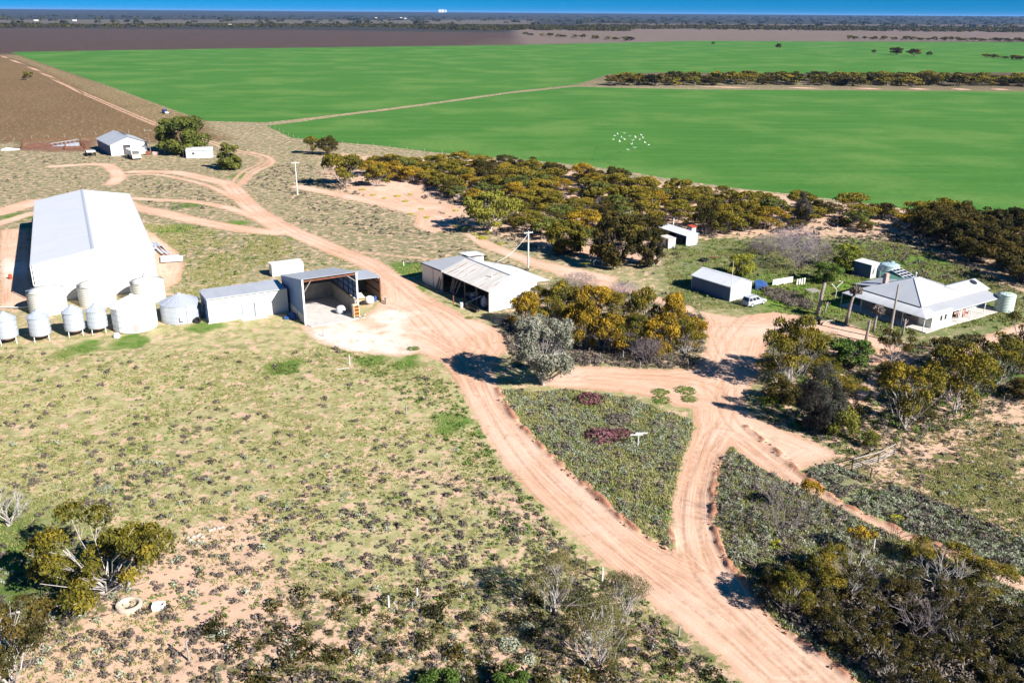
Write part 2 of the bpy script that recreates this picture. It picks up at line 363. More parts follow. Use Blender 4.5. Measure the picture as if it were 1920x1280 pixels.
FIELDS = [
 [(18, 98), (400, 92), (960, 85), (1300, 77), (1940, 80), (2500, 85), (2500, 142), (1940, 136), (1500, 138), (1240, 136), (1140, 140), (1080, 159), (960, 172), (800, 194), (640, 214), (500, 230), (385, 227), (300, 197), (200, 160), (120, 133)],
 [(500, 236), (560, 229), (640, 217.5), (720, 208), (800, 197.5), (960, 175), (1080, 163), (1300, 168), (1940, 172), (2500, 180), (2500, 420), (1940, 402), (1800, 400), (1700, 392), (1600, 378), (1500, 366), (1400, 355), (1300, 342), (1200, 326), (1100, 311), (1000, 301), (900, 293), (800, 284), (700, 272), (620, 266), (545, 258)],
]
POLYG = [G(p) for p in POLYS]; FIELDG = [G(p) for p in FIELDS]
BERMS = [smooth_line(G(ROAD_A_R[1:])), smooth_line(G(ROAD_B_R[:-1])), smooth_line(G([(1262, 1034), (1258, 990)])), smooth_line(G(ROAD_C_R)), smooth_line(G([(1500, 885), (1450, 840), (1400, 800)]))]
def dirt_sd(X, Y):
    s = np.full(X.shape, 8.0); st = np.full(X.shape, 0.0)
    for p in POLYG: s = np.minimum(s, poly_sd(X, Y, p))
    for pts, w, twin in TRACKS:
        d = line_d(X, Y, smooth_line(G(pts), 4))
        d = (np.abs(d - w * .62) - w * .30) if twin else d - w
        s = np.minimum(s, d)
    return s
def in_poly(X, Y, pts): return poly_sd(X, Y, G(pts), 2.0) < 0

# ------------------------------------------------------------------ terrain mesh
az = np.concatenate([np.arange(-180, -46, 4.0), np.arange(-46, 46, .135), np.arange(46, 180, 4.0)])
rr = [6.0, 15, 25, 35]
while rr[-1] < 600: rr.append(rr[-1] * 1.0036)
while rr[-1] < 60000: rr.append(rr[-1] * 1.02)
rr = np.array(rr); NA, NR = len(az), len(rr)
A_, R_ = np.meshgrid(np.radians(az), rr); X = (R_ * np.sin(A_)).ravel(); Y = (R_ * np.cos(A_)).ravel()
SD = dirt_sd(X, Y)
FD = np.full(X.shape, 8.0)
for p in FIELDG: FD = np.minimum(FD, poly_sd(X, Y, p))
def sm(v, a, b): t = np.clip((v - a) / (b - a), 0, 1); return t * t * (3 - 2 * t)
near = sm(R_.ravel(), 900, 300)
Z = (fbm(X, Y, 2.2, 3) - .5) * .16 * sm(SD, -.2, 1.2) * near + (fbm(X, Y, 1.1, 9, 2) - .5) * .05 * near
Z += (fbm(X, Y, 9, 21, 2) - .5) * .10 * near
bd = np.full(X.shape, 8.0)
for b in BERMS: bd = np.minimum(bd, line_d(X, Y, b))
berm = np.exp(-((bd - .1 - .5 * (fbm(X, Y, 2.5, 33) - .5)) / .30) ** 2) * np.clip(-.22 + .80 * fbm(X, Y, 1.1, 31, 3), .0, 1) * near
Z += berm
Z += 42 * sm(R_.ravel(), 6000, 16000)
RUTS = [[(1480, 1290), (1330, 1150), (1180, 1040), (1060, 940), (980, 850), (920, 760), (880, 690), (840, 630), (790, 575), (740, 530), (690, 492), (620, 464), (540, 428), (470, 385), (430, 345)],
 [(1540, 1290), (1400, 1160), (1320, 1080), (1296, 1000), (1300, 920), (1330, 840), (1360, 780), (1365, 720), (1350, 660), (1375, 615), (1400, 590)], [(1560, 1290), (1380, 1120), (1240, 1045), (1120, 950), (1020, 860), (950, 770)],
 [(1900, 1078), (1780, 1040), (1640, 985), (1520, 915), (1430, 845), (1370, 790), (1340, 730), (1260, 710), (1150, 705), (1050, 710), (960, 690), (880, 650)], [(900, 740), (870, 680), (820, 640), (760, 620), (690, 615)], [(860, 660), (800, 620), (770, 590), (740, 575), (715, 570)],
 [(1320, 1060), (1290, 980), (1300, 900), (1340, 810), (1400, 830), (1480, 890), (1620, 965)], [(940, 690), (890, 630), (840, 590), (780, 560), (740, 525)], [(1370, 700), (1330, 650), (1345, 610), (1420, 610), (1480, 600)]]
rut = np.zeros(X.shape)
for i_, q_ in enumerate(RUTS):
    d_ = line_d(X, Y, smooth_line(G(q_), 5), 3.0); rut = np.maximum(rut, np.exp(-((d_ - .80) / .20) ** 2) * (.5 + .5 * fbm(X, Y, 7, 200 + i_)) * (1 if i_ != 2 else .7))
Z -= rut * .05 * near
pale = np.zeros(X.shape)
for px_, py_, r_ in ((640, 625, 9), (700, 640, 10), (20, 500, 9), (730, 600, 5)):
    c_ = P(px_, py_); pale = np.maximum(pale, sm(-np.hypot(X - c_[0], Y - c_[1]) - (fbm(X, Y, 4, 301) - .5) * 9, -r_, -r_ * .3))
def zone(pts, soft=4.0, warp=3.0):
    wx = (fbm(X, Y, 12, 41) - .5) * 2 * warp; wy = (fbm(X, Y, 12, 47) - .5) * 2 * warp
    return sm(-poly_sd(X + wx, Y + wy, G(pts), soft + 1), -soft, soft)
GA = np.tile([.40, .365, .185], (len(X), 1)); GB = np.tile([.27, .262, .11], (len(X), 1)); BARE = np.full(X.shape, .09)
def paint(w, ga, gb, bare):
    global GA, GB, BARE
    w3 = w[:, None]; GA = GA * (1 - w3) + np.array(ga) * w3; GB = GB * (1 - w3) + np.array(gb) * w3; BARE = BARE * (1 - w) + bare * w
R1 = R_.ravel()
paint(sm(R1, 140, 190), (.29, .25, .155), (.17, .175, .08), .09)                    # middle distance, greyer
paint(sm(R1, 500, 900), (.13, .085, .06), (.09, .07, .05), .0)
paint(sm(R1, 1900, 2600), (.022, .026, .028), (.055, .052, .048), .0)
paint(zone([(-400, 112), (0, 104), (385, 232), (430, 262), (280, 268), (160, 262), (0, 268), (-400, 270)], 5), (.185, .10, .055), (.14, .115, .05), .04)   # brown pasture on the left
paint(zone([(30, 102), (385, 228), (300, 235), (200, 190), (60, 122), (0, 104)], 3), (.22, .155, .08), (.17, .14, .06), .06)
paint(zone([(-900, 104), (0, 100), (960, 84), (1180, 80), (1180, 69), (900, 62), (600, 57), (0, 53), (-900, 55)], 20), (.085, .056, .050), (.07, .05, .045), 0)
paint(zone([(900, 84), (1180, 80), (1180, 69), (1000, 64)], 60, 20) * .6, (.14, .11, .095), (.12, .09, .08), 0)   # ploughed paddock
paint(zone([(980, 84), (1300, 78), (2700, 78), (2700, 62), (1920, 58), (1480, 55), (960, 53)], 20), (.20, .15, .13), (.14, .11, .095), 0)
paint(zone([(-900, 44), (1000, 46), (1000, 38), (-900, 36)], 60), (.16, .13, .11), (.07, .07, .05), 0)
paint(zone([(1100, 48), (2700, 54), (2700, 50), (1100, 44)], 60), (.16, .12, .10), (.08, .07, .055), 0)
SALT = [(940, 730), (1000, 735), (1060, 730), (1180, 745), (1300, 790), (1305, 820), (1262, 1030), (1180, 985), (1080, 895), (985, 805)]
SALT2 = [(1372, 836), (1480, 905), (1640, 987), (1800, 1056), (1940, 1120), (1940, 1300), (1640, 1300), (1460, 1170), (1370, 1060), (1340, 980), (1345, 890)]
SALT3 = [(1500, 885), (1560, 870), (1640, 900), (1800, 960), (1940, 1020), (1940, 1095), (1760, 1022), (1640, 972), (1590, 950)]
for q in (SALT, SALT2, SALT3): paint(zone(q, 1.0, .5), (.27, .26, .15), (.17, .21, .07), .05)
paint(zone([(1440, 640), (1530, 640), (1700, 640), (1940, 620), (1940, 760), (1700, 830), (1560, 850), (1420, 780)], 3), (.15, .135, .085), (.10, .12, .04), .14)
paint(zone([(1560, 870), (1940, 730), (1940, 1020), (1700, 920)], 3), (.24, .145, .095), (.15, .15, .06), .22)                  # red paddock on the right
paint(zone([(1700, 870), (1940, 830), (1940, 990), (1800, 950)], 4), (.17, .155, .06), (.13, .145, .045), .0)
paint(zone([(940, 520), (1320, 560), (1320, 690), (1200, 690), (1000, 690), (940, 640)], 2), (.17, .15, .10), (.10, .11, .05), .1)
paint(zone([(600, 290), (900, 300), (1300, 350), (1940, 420), (1940, 520), (1500, 440), (1250, 500), (1050, 470), (850, 420), (650, 370)], 4), (.32, .25, .17), (.20, .19, .09), .24)
paint(zone([(1250, 450), (1700, 440), (1940, 560), (1900, 660), (1560, 620), (1240, 560)], 4), (.22, .21, .11), (.12, .165, .05), .02)
paint(zone([(1380, 520), (1660, 500), (1600, 590), (1440, 585)], 2), (.18, .24, .05), (.09, .20, .02), -.1)
paint(zone([(-100, 1060), (700, 1130), (1300, 1190), (1420, 1300), (-100, 1320)], 6), (.19, .145, .08), (.11, .12, .045), .15)   # scrubby foreground
paint(zone([(240, 1150), (320, 1060), (400, 1005), (480, 980), (470, 1040), (500, 1110), (430, 1180), (300, 1210), (200, 1260), (60, 1310), (150, 1180)], 3, 3), (.47, .32, .23), (.36, .25, .16), .42)
paint(zone([(1480, 430), (1600, 425), (1750, 445), (1940, 490), (1940, 545), (1850, 535), (1740, 470), (1620, 445), (1500, 440)], 4, 4), (.34, .25, .17), (.18, .16, .09), .16)
paint(zone([(40, 280), (45, 267), (182, 262), (180, 283), (100, 284)], 2), (.24, .12, .085), (.17, .09, .06), 0)
for _q in ([(690, 870), (860, 895), (960, 940), (1075, 1050), (1050, 1052), (940, 950), (850, 910), (690, 885)],): paint(zone(_q, 1.5, 1.5) * .8, (.40, .30, .20), (.3, .26, .14), .2)
paint(zone([(-100, 940), (100, 960), (160, 1040), (60, 1140), (-100, 1160)], 4), (.15, .18, .06), (.09, .15, .03), -.1)
for cx, cy, r in [(535, 688, 3.2), (770, 505, 6), (350, 385, 5), (460, 330, 5), (850, 790, 3), (1320, 540, 5), (1330, 598, 3), (780, 545, 2.5), (390, 612, 3), (240, 640, 4), (150, 655, 4), (20, 540, 3), (35, 405, 5), (330, 430, 6), (700, 675, 3), (760, 680, 3), (1640, 470, 8), (1730, 490, 9), (1860, 690, 6), (560, 445, 3), (1250, 960, 3), (1140, 900, 3), (600, 250, 5), (1000, 880, 3), (925, 800, 3), (430, 420, 4)]:
    c = P(cx, cy); dd = np.hypot(X - c[0], Y - c[1]) + (fbm(X, Y, 2.5, 55) - .5) * r * 1.3
    paint(sm(-dd, -r, -r * .5) * .9, (.13, .19, .04), (.07, .17, .02), -.2)
lf = fbm(X, Y, 26, 77)[:, None]; GA *= .82 + .36 * lf; GB *= .82 + .36 * fbm(X, Y, 17, 83)[:, None]
idx = np.arange(NR * NA).reshape(NR, NA); j2 = np.roll(np.arange(NA), -1)
quads = np.stack([idx[:-1, :], idx[:-1, :][:, j2], idx[1:, :][:, j2], idx[1:, :]], -1).reshape(-1, 4)[:, ::-1]
V3 = np.stack([X, Y, Z], -1)

# terrain material
tm, tn, tl, tb = new_mat('terrain'); g = NG(tm); pos = g.pos()
sdA, fdA, bare = g.attr('sd'), g.attr('fd'), g.attr('bare')
n_edge = g.noise(pos, 1.3, 5, .65); n_mid = g.noise(pos, .45, 6, .68, .1); n_fine = g.noise(pos, 3.2, 5, .7); n_big = g.noise(pos, .07, 4, .55); n_grain = g.noise(pos, 11, 3, .7)
gcol = g.mix(g.step(g.math('ADD', n_mid, g.math('MULTIPLY', n_fine, .35)), .60, .76), g.attr('ga', True), g.attr('gb', True))
lit = g.step(g.noise(pos, 1.9, 6, .75, .1), .55, .68)
gcol = g.mix(g.math('MULTIPLY', lit, .55), gcol, (.17, .135, .10))                 # dry litter
tuft = g.step(g.noise(pos, 5.5, 4, .8), .56, .70)
gcol = g.mix(g.math('MULTIPLY', tuft, .45), gcol, (.085, .10, .035))
sandc = g.mix(n_mid, (.52, .335, .23), (.62, .44, .32))
sandm = g.step(g.math('ADD', g.math('ADD', g.noise(pos, .62, 7, .72, .15), g.math('MULTIPLY', g.math('SUBTRACT', n_fine, .5), .18)), bare), .60, .68)
gcol = g.mix(sandm, gcol, sandc)
# dirt of roads: streaks run along the road (constant sd)
xyz = g.sep(pos)
streak = g.noise(g.comb(g.math('MULTIPLY', sdA, 2.6), g.math('MULTIPLY', xyz[1], .06), g.math('MULTIPLY', xyz[0], .06)), 1.0, 5, .65)
streak2 = g.noise(g.comb(g.math('MULTIPLY', sdA, 7.0), g.math('MULTIPLY', xyz[1], .12), g.math('MULTIPLY', xyz[0], .10)), 1.0, 4, .6)
fade = g.step(sdA, -6.5, -3.0)
streak = g.math('ADD', g.math('MULTIPLY', streak, fade), g.math('MULTIPLY', g.noise(g.vscale(pos, (.5, .16, .3)), 1.0, 5, .6), g.math('SUBTRACT', 1.0, fade)))
streak2 = g.math('MULTIPLY', streak2, g.math('ADD', g.math('MULTIPLY', fade, .3), .7))
dcol = g.mix(g.step(streak, .35, .68), (.68, .455, .335), (.54, .32, .21))
dcol = g.mix(g.math('MULTIPLY', g.step(streak2, .52, .66), .6), dcol, (.40, .215, .13))
dcol = g.mix(g.math('MULTIPLY', g.step(n_big, .42, .62), .55), dcol, (.70, .52, .41))
dcol = g.mix(g.math('MULTIPLY', g.step(n_grain, .58, .75), .22), dcol, (.33, .20, .13))
dcol = g.mix(g.math('MULTIPLY', g.step(g.math('ADD', n_mid, g.math('MULTIPLY', n_fine, .2)), .66, .78), .5), dcol, (.30, .24, .16))
dcol = g.mix(g.math('MULTIPLY', g.math('MULTIPLY', g.attr('rut'), g.step(n_edge, .3, .6)), .75), dcol, (.36, .185, .11))
dcol = g.mix(g.math('MULTIPLY', g.attr('pale'), g.step(n_mid, .30, .55)), dcol, (.74, .64, .56))
redge = g.step(g.math('ADD', sdA, g.math('MULTIPLY', g.math('SUBTRACT', n_edge, .5), 1.2)), -1.1, -.1)
dcol = g.mix(g.math('MULTIPLY', redge, .45), dcol, (.46, .25, .155))
dmask = g.step(g.math('ADD', g.math('ADD', sdA, g.math('MULTIPLY', g.math('SUBTRACT', n_edge, .5), 3.0)), g.math('MULTIPLY', g.math('SUBTRACT', n_fine, .5), 1.2)), .22, -.18)
gcol = g.mix(dmask, gcol, dcol)
gcol = g.mix(g.step(g.math('ADD', g.attr('berm'), g.math('MULTIPLY', n_fine, .10)), .14, .26), gcol, g.mix(n_fine, (.30, .125, .07), (.50, .27, .18)))
# crop
rows = g.noise(g.vscale(pos, (.015, .12, .1)), 1.0, 5, .6)
cn = g.noise(pos, .02, 5, .55)
ccol = g.mix(g.step(rows, .30, .72), (.056, .178, .034), (.086, .228, .046))
ccol = g.mix(g.step(cn, .45, .66), ccol, (.14, .26, .065))
ccol = g.mix(g.math('MULTIPLY', g.step(g.noise(g.vscale(pos, (.006, .03, 1)), 1.0, 6, .65, .8), .60, .74), .35), ccol, (.17, .26, .07))
ccol = g.mix(g.math('MULTIPLY', g.step(g.noise(g.vscale(pos, (1, 2.4, 1)), .35, 6, .75), .45, .62), .38), ccol, (.045, .155, .024))
ccol = g.mix(g.math('MULTIPLY', g.step(g.math('SINE', g.math('MULTIPLY', g.math('ADD', g.math('ADD', xyz[1], g.math('MULTIPLY', xyz[0], -.13)), g.math('MULTIPLY', n_big, 1.5)), .55)), .90, 1.0), .16), ccol, (.19, .24, .09))
ccol = g.mix(g.math('MULTIPLY', g.noise(pos, 1.2, 5, .7), .6), ccol, (.045, .115, .022))
cm = g.step(g.math('ADD', fdA, g.math('MULTIPLY', g.math('SUBTRACT', n_mid, .5), 5.0)), .4, -.4)
col = g.mix(g.math('MULTIPLY', cm, g.math('SUBTRACT', 1.0, dmask)), gcol, ccol)
tl.new(col, tb.inputs['Base Color']); tb.inputs['Roughness'].default_value = .95; tb.inputs['Specular IOR Level'].default_value = .05
bh = g.math('ADD', g.math('ADD', g.math('MULTIPLY', n_fine, .6), g.math('MULTIPLY', n_grain, .4)), g.math('MULTIPLY', g.math('ADD', streak, streak2), .6))
tl.new(g.bump(bh, .55, .12), tb.inputs['Normal'])

fsd = SD[quads].mean(1); ffd = FD[quads].mean(1)
rid = np.where(fsd < 0, 1, np.where(ffd < 0, 2, 0))
for k, nm, kd in ((0, 'ground', 'structure'), (1, 'dirt_road', 'structure'), (2, 'crop_field', 'structure')):
    q = quads[rid == k]; used, inv = np.unique(q, return_inverse=True)
    me = raw_mesh(nm, V3[used], inv.reshape(q.shape), smooth=True)
    for an, arr in (('sd', SD), ('fd', FD), ('bare', BARE), ('berm', berm), ('rut', rut), ('pale', pale)):
        a = me.attributes.new(an, 'FLOAT', 'POINT'); a.data.foreach_set('value', arr[used].astype(np.float32))
    for an, arr in (('ga', GA), ('gb', GB)):
        a = me.attributes.new(an, 'FLOAT_COLOR', 'POINT')
        a.data.foreach_set('color', np.hstack([arr[used], np.ones((len(used), 1))]).astype(np.float32).ravel())
    tag(link(nm, me, tm), kind=kd)
mb = MB().lathe([(6.05, .02), (.01, .02)], 24); tag(mb.build('ground', tm), kind='structure')

# ------------------------------------------------------------------ buildings
def gable_building(name, label, cat, x, y, th, W, L, he, hr, wall, side, roof, over=.25, ridge=None, group=None, parts=True, open_front=None, gutter=True):
    """origin front-left corner, local x along the gable front, local y along the ridge"""
    t = thing(name, label, cat, (x, y, 0), R(th), group)
    f = MB(); w = .08
    front = [(0, 0, -.1), (W, 0, -.1), (W, 0, he), (W / 2, 0, hr), (0, 0, he)]
    if open_front is None: f.prism(front, (0, w, 0))
    else:
        a, b, c = open_front
        f.prism([(0, 0, -.1), (a, 0, -.1), (a, 0, c), (b, 0, c), (b, 0, -.1), (W, 0, -.1), (W, 0, he), (W / 2, 0, hr), (0, 0, he)], (0, w, 0))
    f.build('gable_wall', wall, t)
    MB().prism([(p[0], L - w, p[2]) for p in front], (0, w, 0)).build('gable_wall', wall, t)
    MB().box(0, w, w, L - w, -.1, he).build('side_wall', side, t); MB().box(W - w, W, w, L - w, -.1, he).build('side_wall', side, t)
    sl = (hr - he) / (W / 2); o = over; dz = .05
    for s in (0, 1):
        e = -o if s == 0 else W + o
        MB().slab([(e, -o, he - o * sl + dz), (W / 2, -o, hr + dz), (W / 2, L + o, hr + dz), (e, L + o, he - o * sl + dz)][::(1 if s else -1)], .04).build('roof_sheet', roof, t)
        if gutter:
            g0 = e - (.12 if s == 0 else 0); z = he - o * sl
            MB().box(g0, g0 + .12, -o, L + o, z - .10, z + .03).build('gutter', 'trim', t)
    MB().slab([(W / 2 - .3, -o - .02, hr + .09 - .3 * sl), (W / 2, -o - .02, hr + .10), (W / 2 + .3, -o - .02, hr + .09 - .3 * sl), (W / 2 + .3, L + o + .02, hr + .09 - .3 * sl), (W / 2, L + o + .02, hr + .10), (W / 2 - .3, L + o + .02, hr + .09 - .3 * sl)][::-1], .03).build('ridge_cap', ridge or roof, t)
    return t

# the big white machinery shed
t = gable_building('machinery_shed', 'huge white gable-roofed shed with plain sheet walls behind the row of tanks and silos', 'shed', -82.71, 143.28, 26.75, 19.72, 59.63, 6.9, 8.65, 'white_wall', M['white_wall'], 'white_roof', over=.15, ridge='ridge_grey')
MB().box(-.05, .02, 1.2, 4.2, 2.2, 6.2).build('side_opening', 'inside', t)
mb = MB().tube([(-.2, -.1, 6.7), (-.25, -.15, 3.4), (.5, -.4, 2.6), (4, -3.0, 2.4)], .09); mb.build('downpipe', 'white', t)
MB().tube([(19.8, -.1, 6.6), (19.4, -.2, 5.6), (17.6, -.3, 3.4), (17.5, -2.5, 2.9)], .09).build('downpipe', 'white', t)
MB().tube([(-6.5, .5, .15), (-2.5, -2.5, .35), (.5, -4.5, 1.0)], .09).build('ground_pipe', 'white', t)
MB().slab([(1.2, 59.9, 5.3), (9.0, 59.9, 6.3), (9.0, 67, 6.3), (1.2, 67, 5.3)], .06).build('lean_to_roof', 'white_roof', t)
MB().box(1.3, 8.9, 59.7, 66.8, -.1, 5.2).build('lean_to_wall', M['white_wall'], t)

# three white round water tanks
def water_tank(label, px, py, rad, h, mat='poly_tank', group='white water tanks in front of the big shed', rings=11, sag=.25, lid=True):
    c = P(px, py) ; c = np.array([c[0], c[1]]) + np.array([c[0], c[1]]) / np.hypot(*c[:2]) * rad
    t = thing('water_tank', label, 'water tank', (c[0], c[1], 0), .3, group)
    prof = []
    for k in range(rings * 4 + 1): prof.append((rad - .045 * (1 - math.cos(k * math.pi / 2)) , -.05 + (h + .05) * k / (rings * 4)))
    MB().lathe(prof, 48).build('tank_wall', mat, t, smooth=True)
    MB().lathe([(rad + .03, h), (rad * .6, h + sag * .6), (.15, h + sag), (.01, h + sag)], 48).build('tank_roof', mat, t, smooth=True)
    if lid: MB().lathe([(.35, h + sag * .6), (.35, h + sag + .12), (.30, h + sag + .16), (.01, h + sag + .18)], 20, (rad * .45, .2)).build('lid', mat, t)
    mb = MB()
    for k in range(8):
        a = k * math.pi / 4; mb.tube([(rad * math.cos(a), rad * math.sin(a), h + .03), (.3 * math.cos(a), .3 * math.sin(a), h + sag + .03)], .03, 4)
    mb.build('roof_rib', 'trim' if mat == 'poly_tank' else mat, t); return t
water_tank('round white water tank below the left corner of the big shed, leftmost of the three', 94, 592, 3.0, 3.75)
water_tank('round white water tank in the middle of the three along the big shed front', 186, 577, 3.0, 3.55)
water_tank('round white water tank half hidden behind the large white silo', 281, 569, 2.85, 3.4)

def silo(label, px, yb, rad, z0, z1, cone, mat, group=None, legs=0, ladder=False, door=None, name='grain_silo'):
    c = P(px, yb); c = np.array([c[0], c[1]]); c = c + c / np.hypot(*c) * rad
    t = thing(name, label, 'silo', (c[0], c[1], 0), math.atan2(-c[1], -c[0]) + math.pi / 2, group)
    # local -y faces the camera
    n = 16; prof = []
    for k in range(n + 1): prof.append((rad + (.02 if k % 2 else 0), z0 + (z1 - z0) * k / n))
    MB().lathe(prof, 40).build('silo_wall', mat, t, smooth=True)
    o = .12; mb = MB(); nr = 4
    for k in range(1, nr): mb.lathe([(rad + .01, z0 + (z1 - z0) * k / nr - .03), (rad + .045, z0 + (z1 - z0) * k / nr - .03), (rad + .045, z0 + (z1 - z0) * k / nr + .03), (rad + .01, z0 + (z1 - z0) * k / nr + .03)], 36)
    mb.build('hoop', 'ridge_grey' if mat == 'silo_white' else 'trim', t)
    MB().lathe([(rad + o, z1 - .06), (rad + o, z1), (rad * .55, z1 + cone * .5), (.28, z1 + cone), (.01, z1 + cone)], 24).build('silo_roof', mat, t)
    MB().lathe([(.32, z1 + cone - .05), (.32, z1 + cone + .16), (.05, z1 + cone + .26)], 16).build('filler_cap', mat, t)
    mb = MB()
    for k in range(12):
        a = k * math.pi / 6; mb.tube([(math.cos(a) * rad, math.sin(a) * rad, z1 + .03), (math.cos(a) * .3, math.sin(a) * .3, z1 + cone + .02)], .025, 4)
    mb.build('roof_rib', mat, t)
    if legs:
        MB().lathe([(.18, max(.35, z0 - rad * .75)), (rad * .97, z0 + .02)], 24).build('hopper', 'rust', t, smooth=True)
        for k in range(legs):
            a = math.pi * (2 * k + 1) / legs; MB().box(-.05, .05, -.05, .05, 0, z0 + .3).build('leg', 'white', t, (math.cos(a) * rad * .95, math.sin(a) * rad * .95, 0))
    if ladder:
        mb = MB()
        for s in (-.22, .22): mb.box(-rad - .18, -rad - .12, s - .03, s + .03, .3, z1 + .3)
        for k in range(12): mb.box(-rad - .17, -rad - .13, -.22, .22, .5 + k * z1 / 12, .56 + k * z1 / 12)
        o2 = mb.build('ladder', 'shutter_grey', t); o2.rotation_euler = (0, 0, R(42))
    if door:
        MB().box(-.35, .35, -rad - .07, -rad + .06, .25, 1.45).build('door', door, t)
    return t
GS = 'small silos on legs at the left'
silo('small grey cone-roofed silo on legs, cut by the left edge of the photo', 18, 648, 1.55, 1.05, 3.95, .95, 'silo_steel', GS, 4)
silo('small pale silo on legs, second from the left', 80, 642, 1.5, .95, 3.9, .8, 'silo_steel', GS, 4)
silo('small grey silo on legs, third from the left', 144, 633, 1.48, 1.0, 3.95, .85, 'silo_steel', GS, 4)
silo('small grey silo on legs right beside the large white silo', 187, 628, 1.45, .95, 3.8, .8, 'silo_steel', GS, 4)
silo('large white ground silo with a ladder and a red door', 257, 625, 3.35, 0, 3.9, 1.5, 'silo_white', None, 0, True, 'pink')
gs = silo('large grey steel ground silo with a tyre leaning on it', 342, 609, 3.1, 0, 3.15, 1.2, 'silo_steel', None, 0, False, None)
MB().box(-.35, -.28, -3.19, -3.05, .5, 1.2).box(-.35, .15, -3.19, -3.05, .5, .58).build('hatch_frame', 'dark_frame', gs)
MB().box(.9, 1.0, -3.12, -2.85, .1, 3.1).build('downpipe', 'trim', gs)
c = P(371, 606)
o = tag(MB().lathe([(.24, -.12), (.50, -.14), (.56, -.08), (.56, .08), (.50, .14), (.24, .12), (.24, -.12)], 28).build('tyre', 'tyre', None, (c[0], c[1], .55), (R(80), 0, R(20)), smooth=True), 'black tyre leaning against the large grey silo', 'tyre')
c = P(219, 632); rock_v = MB().lathe([(.5, -.1), (.55, .2), (.42, .55), (.2, .75), (.03, .8)], 10)
tag(rock_v.build('bulk_bag', 'tarp_white', None, (c[0], c[1], 0), (0, R(6), 0)), 'white slumped bag on the grass in front of the large white silo', 'bag')
c = P(20, 523); dr = MB().lathe([(.29, 0), (.30, .28), (.31, .30), (.30, .32), (.30, .6), (.31, .62), (.30, .64), (.29, .9), (.27, .86), (.01, .86)], 20)
tag(dr.build('oil_drum', 'red', None, (c[0], c[1], 0), smooth=False), 'red steel drum standing on the dirt left of the big shed', 'drum'); 

# low workshop with sliding door
F = thing('workshop', 'long low pale shed with a grey sliding door beside the grey silo', 'shed', (-49.6, 133.3, 0), R(29.2))
W_, L_ = 13.1, 6.3
MB().prism([(0, 0, -.1), (5.45, 0, -.1), (5.45, 0, 2.5), (7.55, 0, 2.5), (7.55, 0, -.1), (W_, 0, -.1), (W_, 0, 4.2), (0, 0, 4.2)], (0, .08, 0)).build('front_wall', 'cream_wall', F)
MB().box(0, .08, .08, L_, -.1, 4.1).build('side_wall', 'zinc_shade_tint', F); MB().box(W_ - .08, W_, .08, L_, -.1, 4.1).build('side_wall', 'zinc_shade_tint', F)
MB().box(0, W_, L_ - .08, L_, -.1, 3.9).build('back_wall', 'zinc_wall', F)
MB().slab([(-.15, -.25, 4.3), (9.9, -.25, 4.3), (9.9, L_ + .2, 4.05), (-.15, L_ + .2, 4.05)], .05).build('roof_sheet', 'zinc_roof_x', F)
MB().slab([(9.93, -.2, 4.22), (W_ - .1, -.2, 4.22), (W_ - .1, L_ + .6, 4.0), (9.93, L_ + .6, 4.0)], .05).build('roof_sheet', 'zinc_roof_x', F)
MB().box(-.15, 13.0, -.33, -.25, 4.17, 4.27).build('gutter', 'trim', F)
MB().box(5.4, 7.6, -.13, -.05, .15, 2.55).build('sliding_door', 'shutter_grey', F); MB().box(3.4, 7.9, -.14, -.03, 2.58, 2.68).build('door_rail', 'trim', F)
MB().box(7.42, 7.5, -.17, -.13, .2, 2.5).build('door_edge', 'dark_frame', F)
MB().box(5.0, 9.2, -1.5, -.15, -.1, .12).build('door_step', 'concrete', F)
MB().box(-.03, .02, 2.4, 3.4, 1.7, 2.6).build('window', 'glass', F)
MB().box(-.2, 13.0, -.12, -.005, -.1, .22).build('footing', 'concrete', F)

# tall open-fronted shed
T = thing('open_shed', 'tall open-fronted grey shed with a white concrete floor inside', 'shed', (-33.85, 133.14, 0), R(30.3))
TW, TL, TF, TB = 9.2, 12.4, 7.72, 5.25
MB().prism([(0, 0, 1.4), (0, TL, 1.4), (0, TL, TB), (0, 0, TF)], (.06, 0, 0)).build('side_wall', 'zinc_shade_tint', T)
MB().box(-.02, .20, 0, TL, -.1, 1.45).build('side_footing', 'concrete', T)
MB().prism([(TW - .06, 0, 2.9), (TW - .06, TL, 2.9), (TW - .06, TL, TB), (TW - .06, 0, TF)], (.06, 0, 0)).build('side_wall', 'zinc_shade_tint', T)
MB().box(TW - .55, TW - .25, 0, TL, -.1, 2.9).build('inner_concrete_wall', 'old_concrete', T)
MB().box(.2, TW - .55, TL - .35, TL - .1, -.1, 3.0).build('back_concrete_wall', 'old_concrete', T)
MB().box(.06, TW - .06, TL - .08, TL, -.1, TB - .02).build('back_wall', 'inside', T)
MB().slab([(-.2, -.35, TF + .12), (TW + .2, -.35, TF + .12), (TW + .2, TL + .15, TB + .05), (-.2, TL + .15, TB + .05)], .06).build('roof_sheet', 'zinc_roof_x', T)
mb = MB()
for zz, ye in ((3.9, TL - .1), (5.0, 11), (6.2, 5.5)): mb.box(TW - .16, TW - .07, .1, ye, zz, zz + .14)
for yy in (1.6, 3.9, 6.4, 9.2): mb.box(TW - .2, TW - .08, yy, yy + .18, 2.9, 7.3 - .2 * yy)
mb.build('wall_framing', 'dark_frame', T)
mb = MB()
for k in range(8): mb.box(.1, TW - .1, .2 + k * 1.5, .3 + k * 1.5, TF - .2 - .2 * (.2 + k * 1.5), TF - .08 - .2 * (.2 + k * 1.5))
mb.box(.1, TW - .1, -.12, .03, TF - .45, TF - .25); mb.build('roof_framing', 'rust', T)
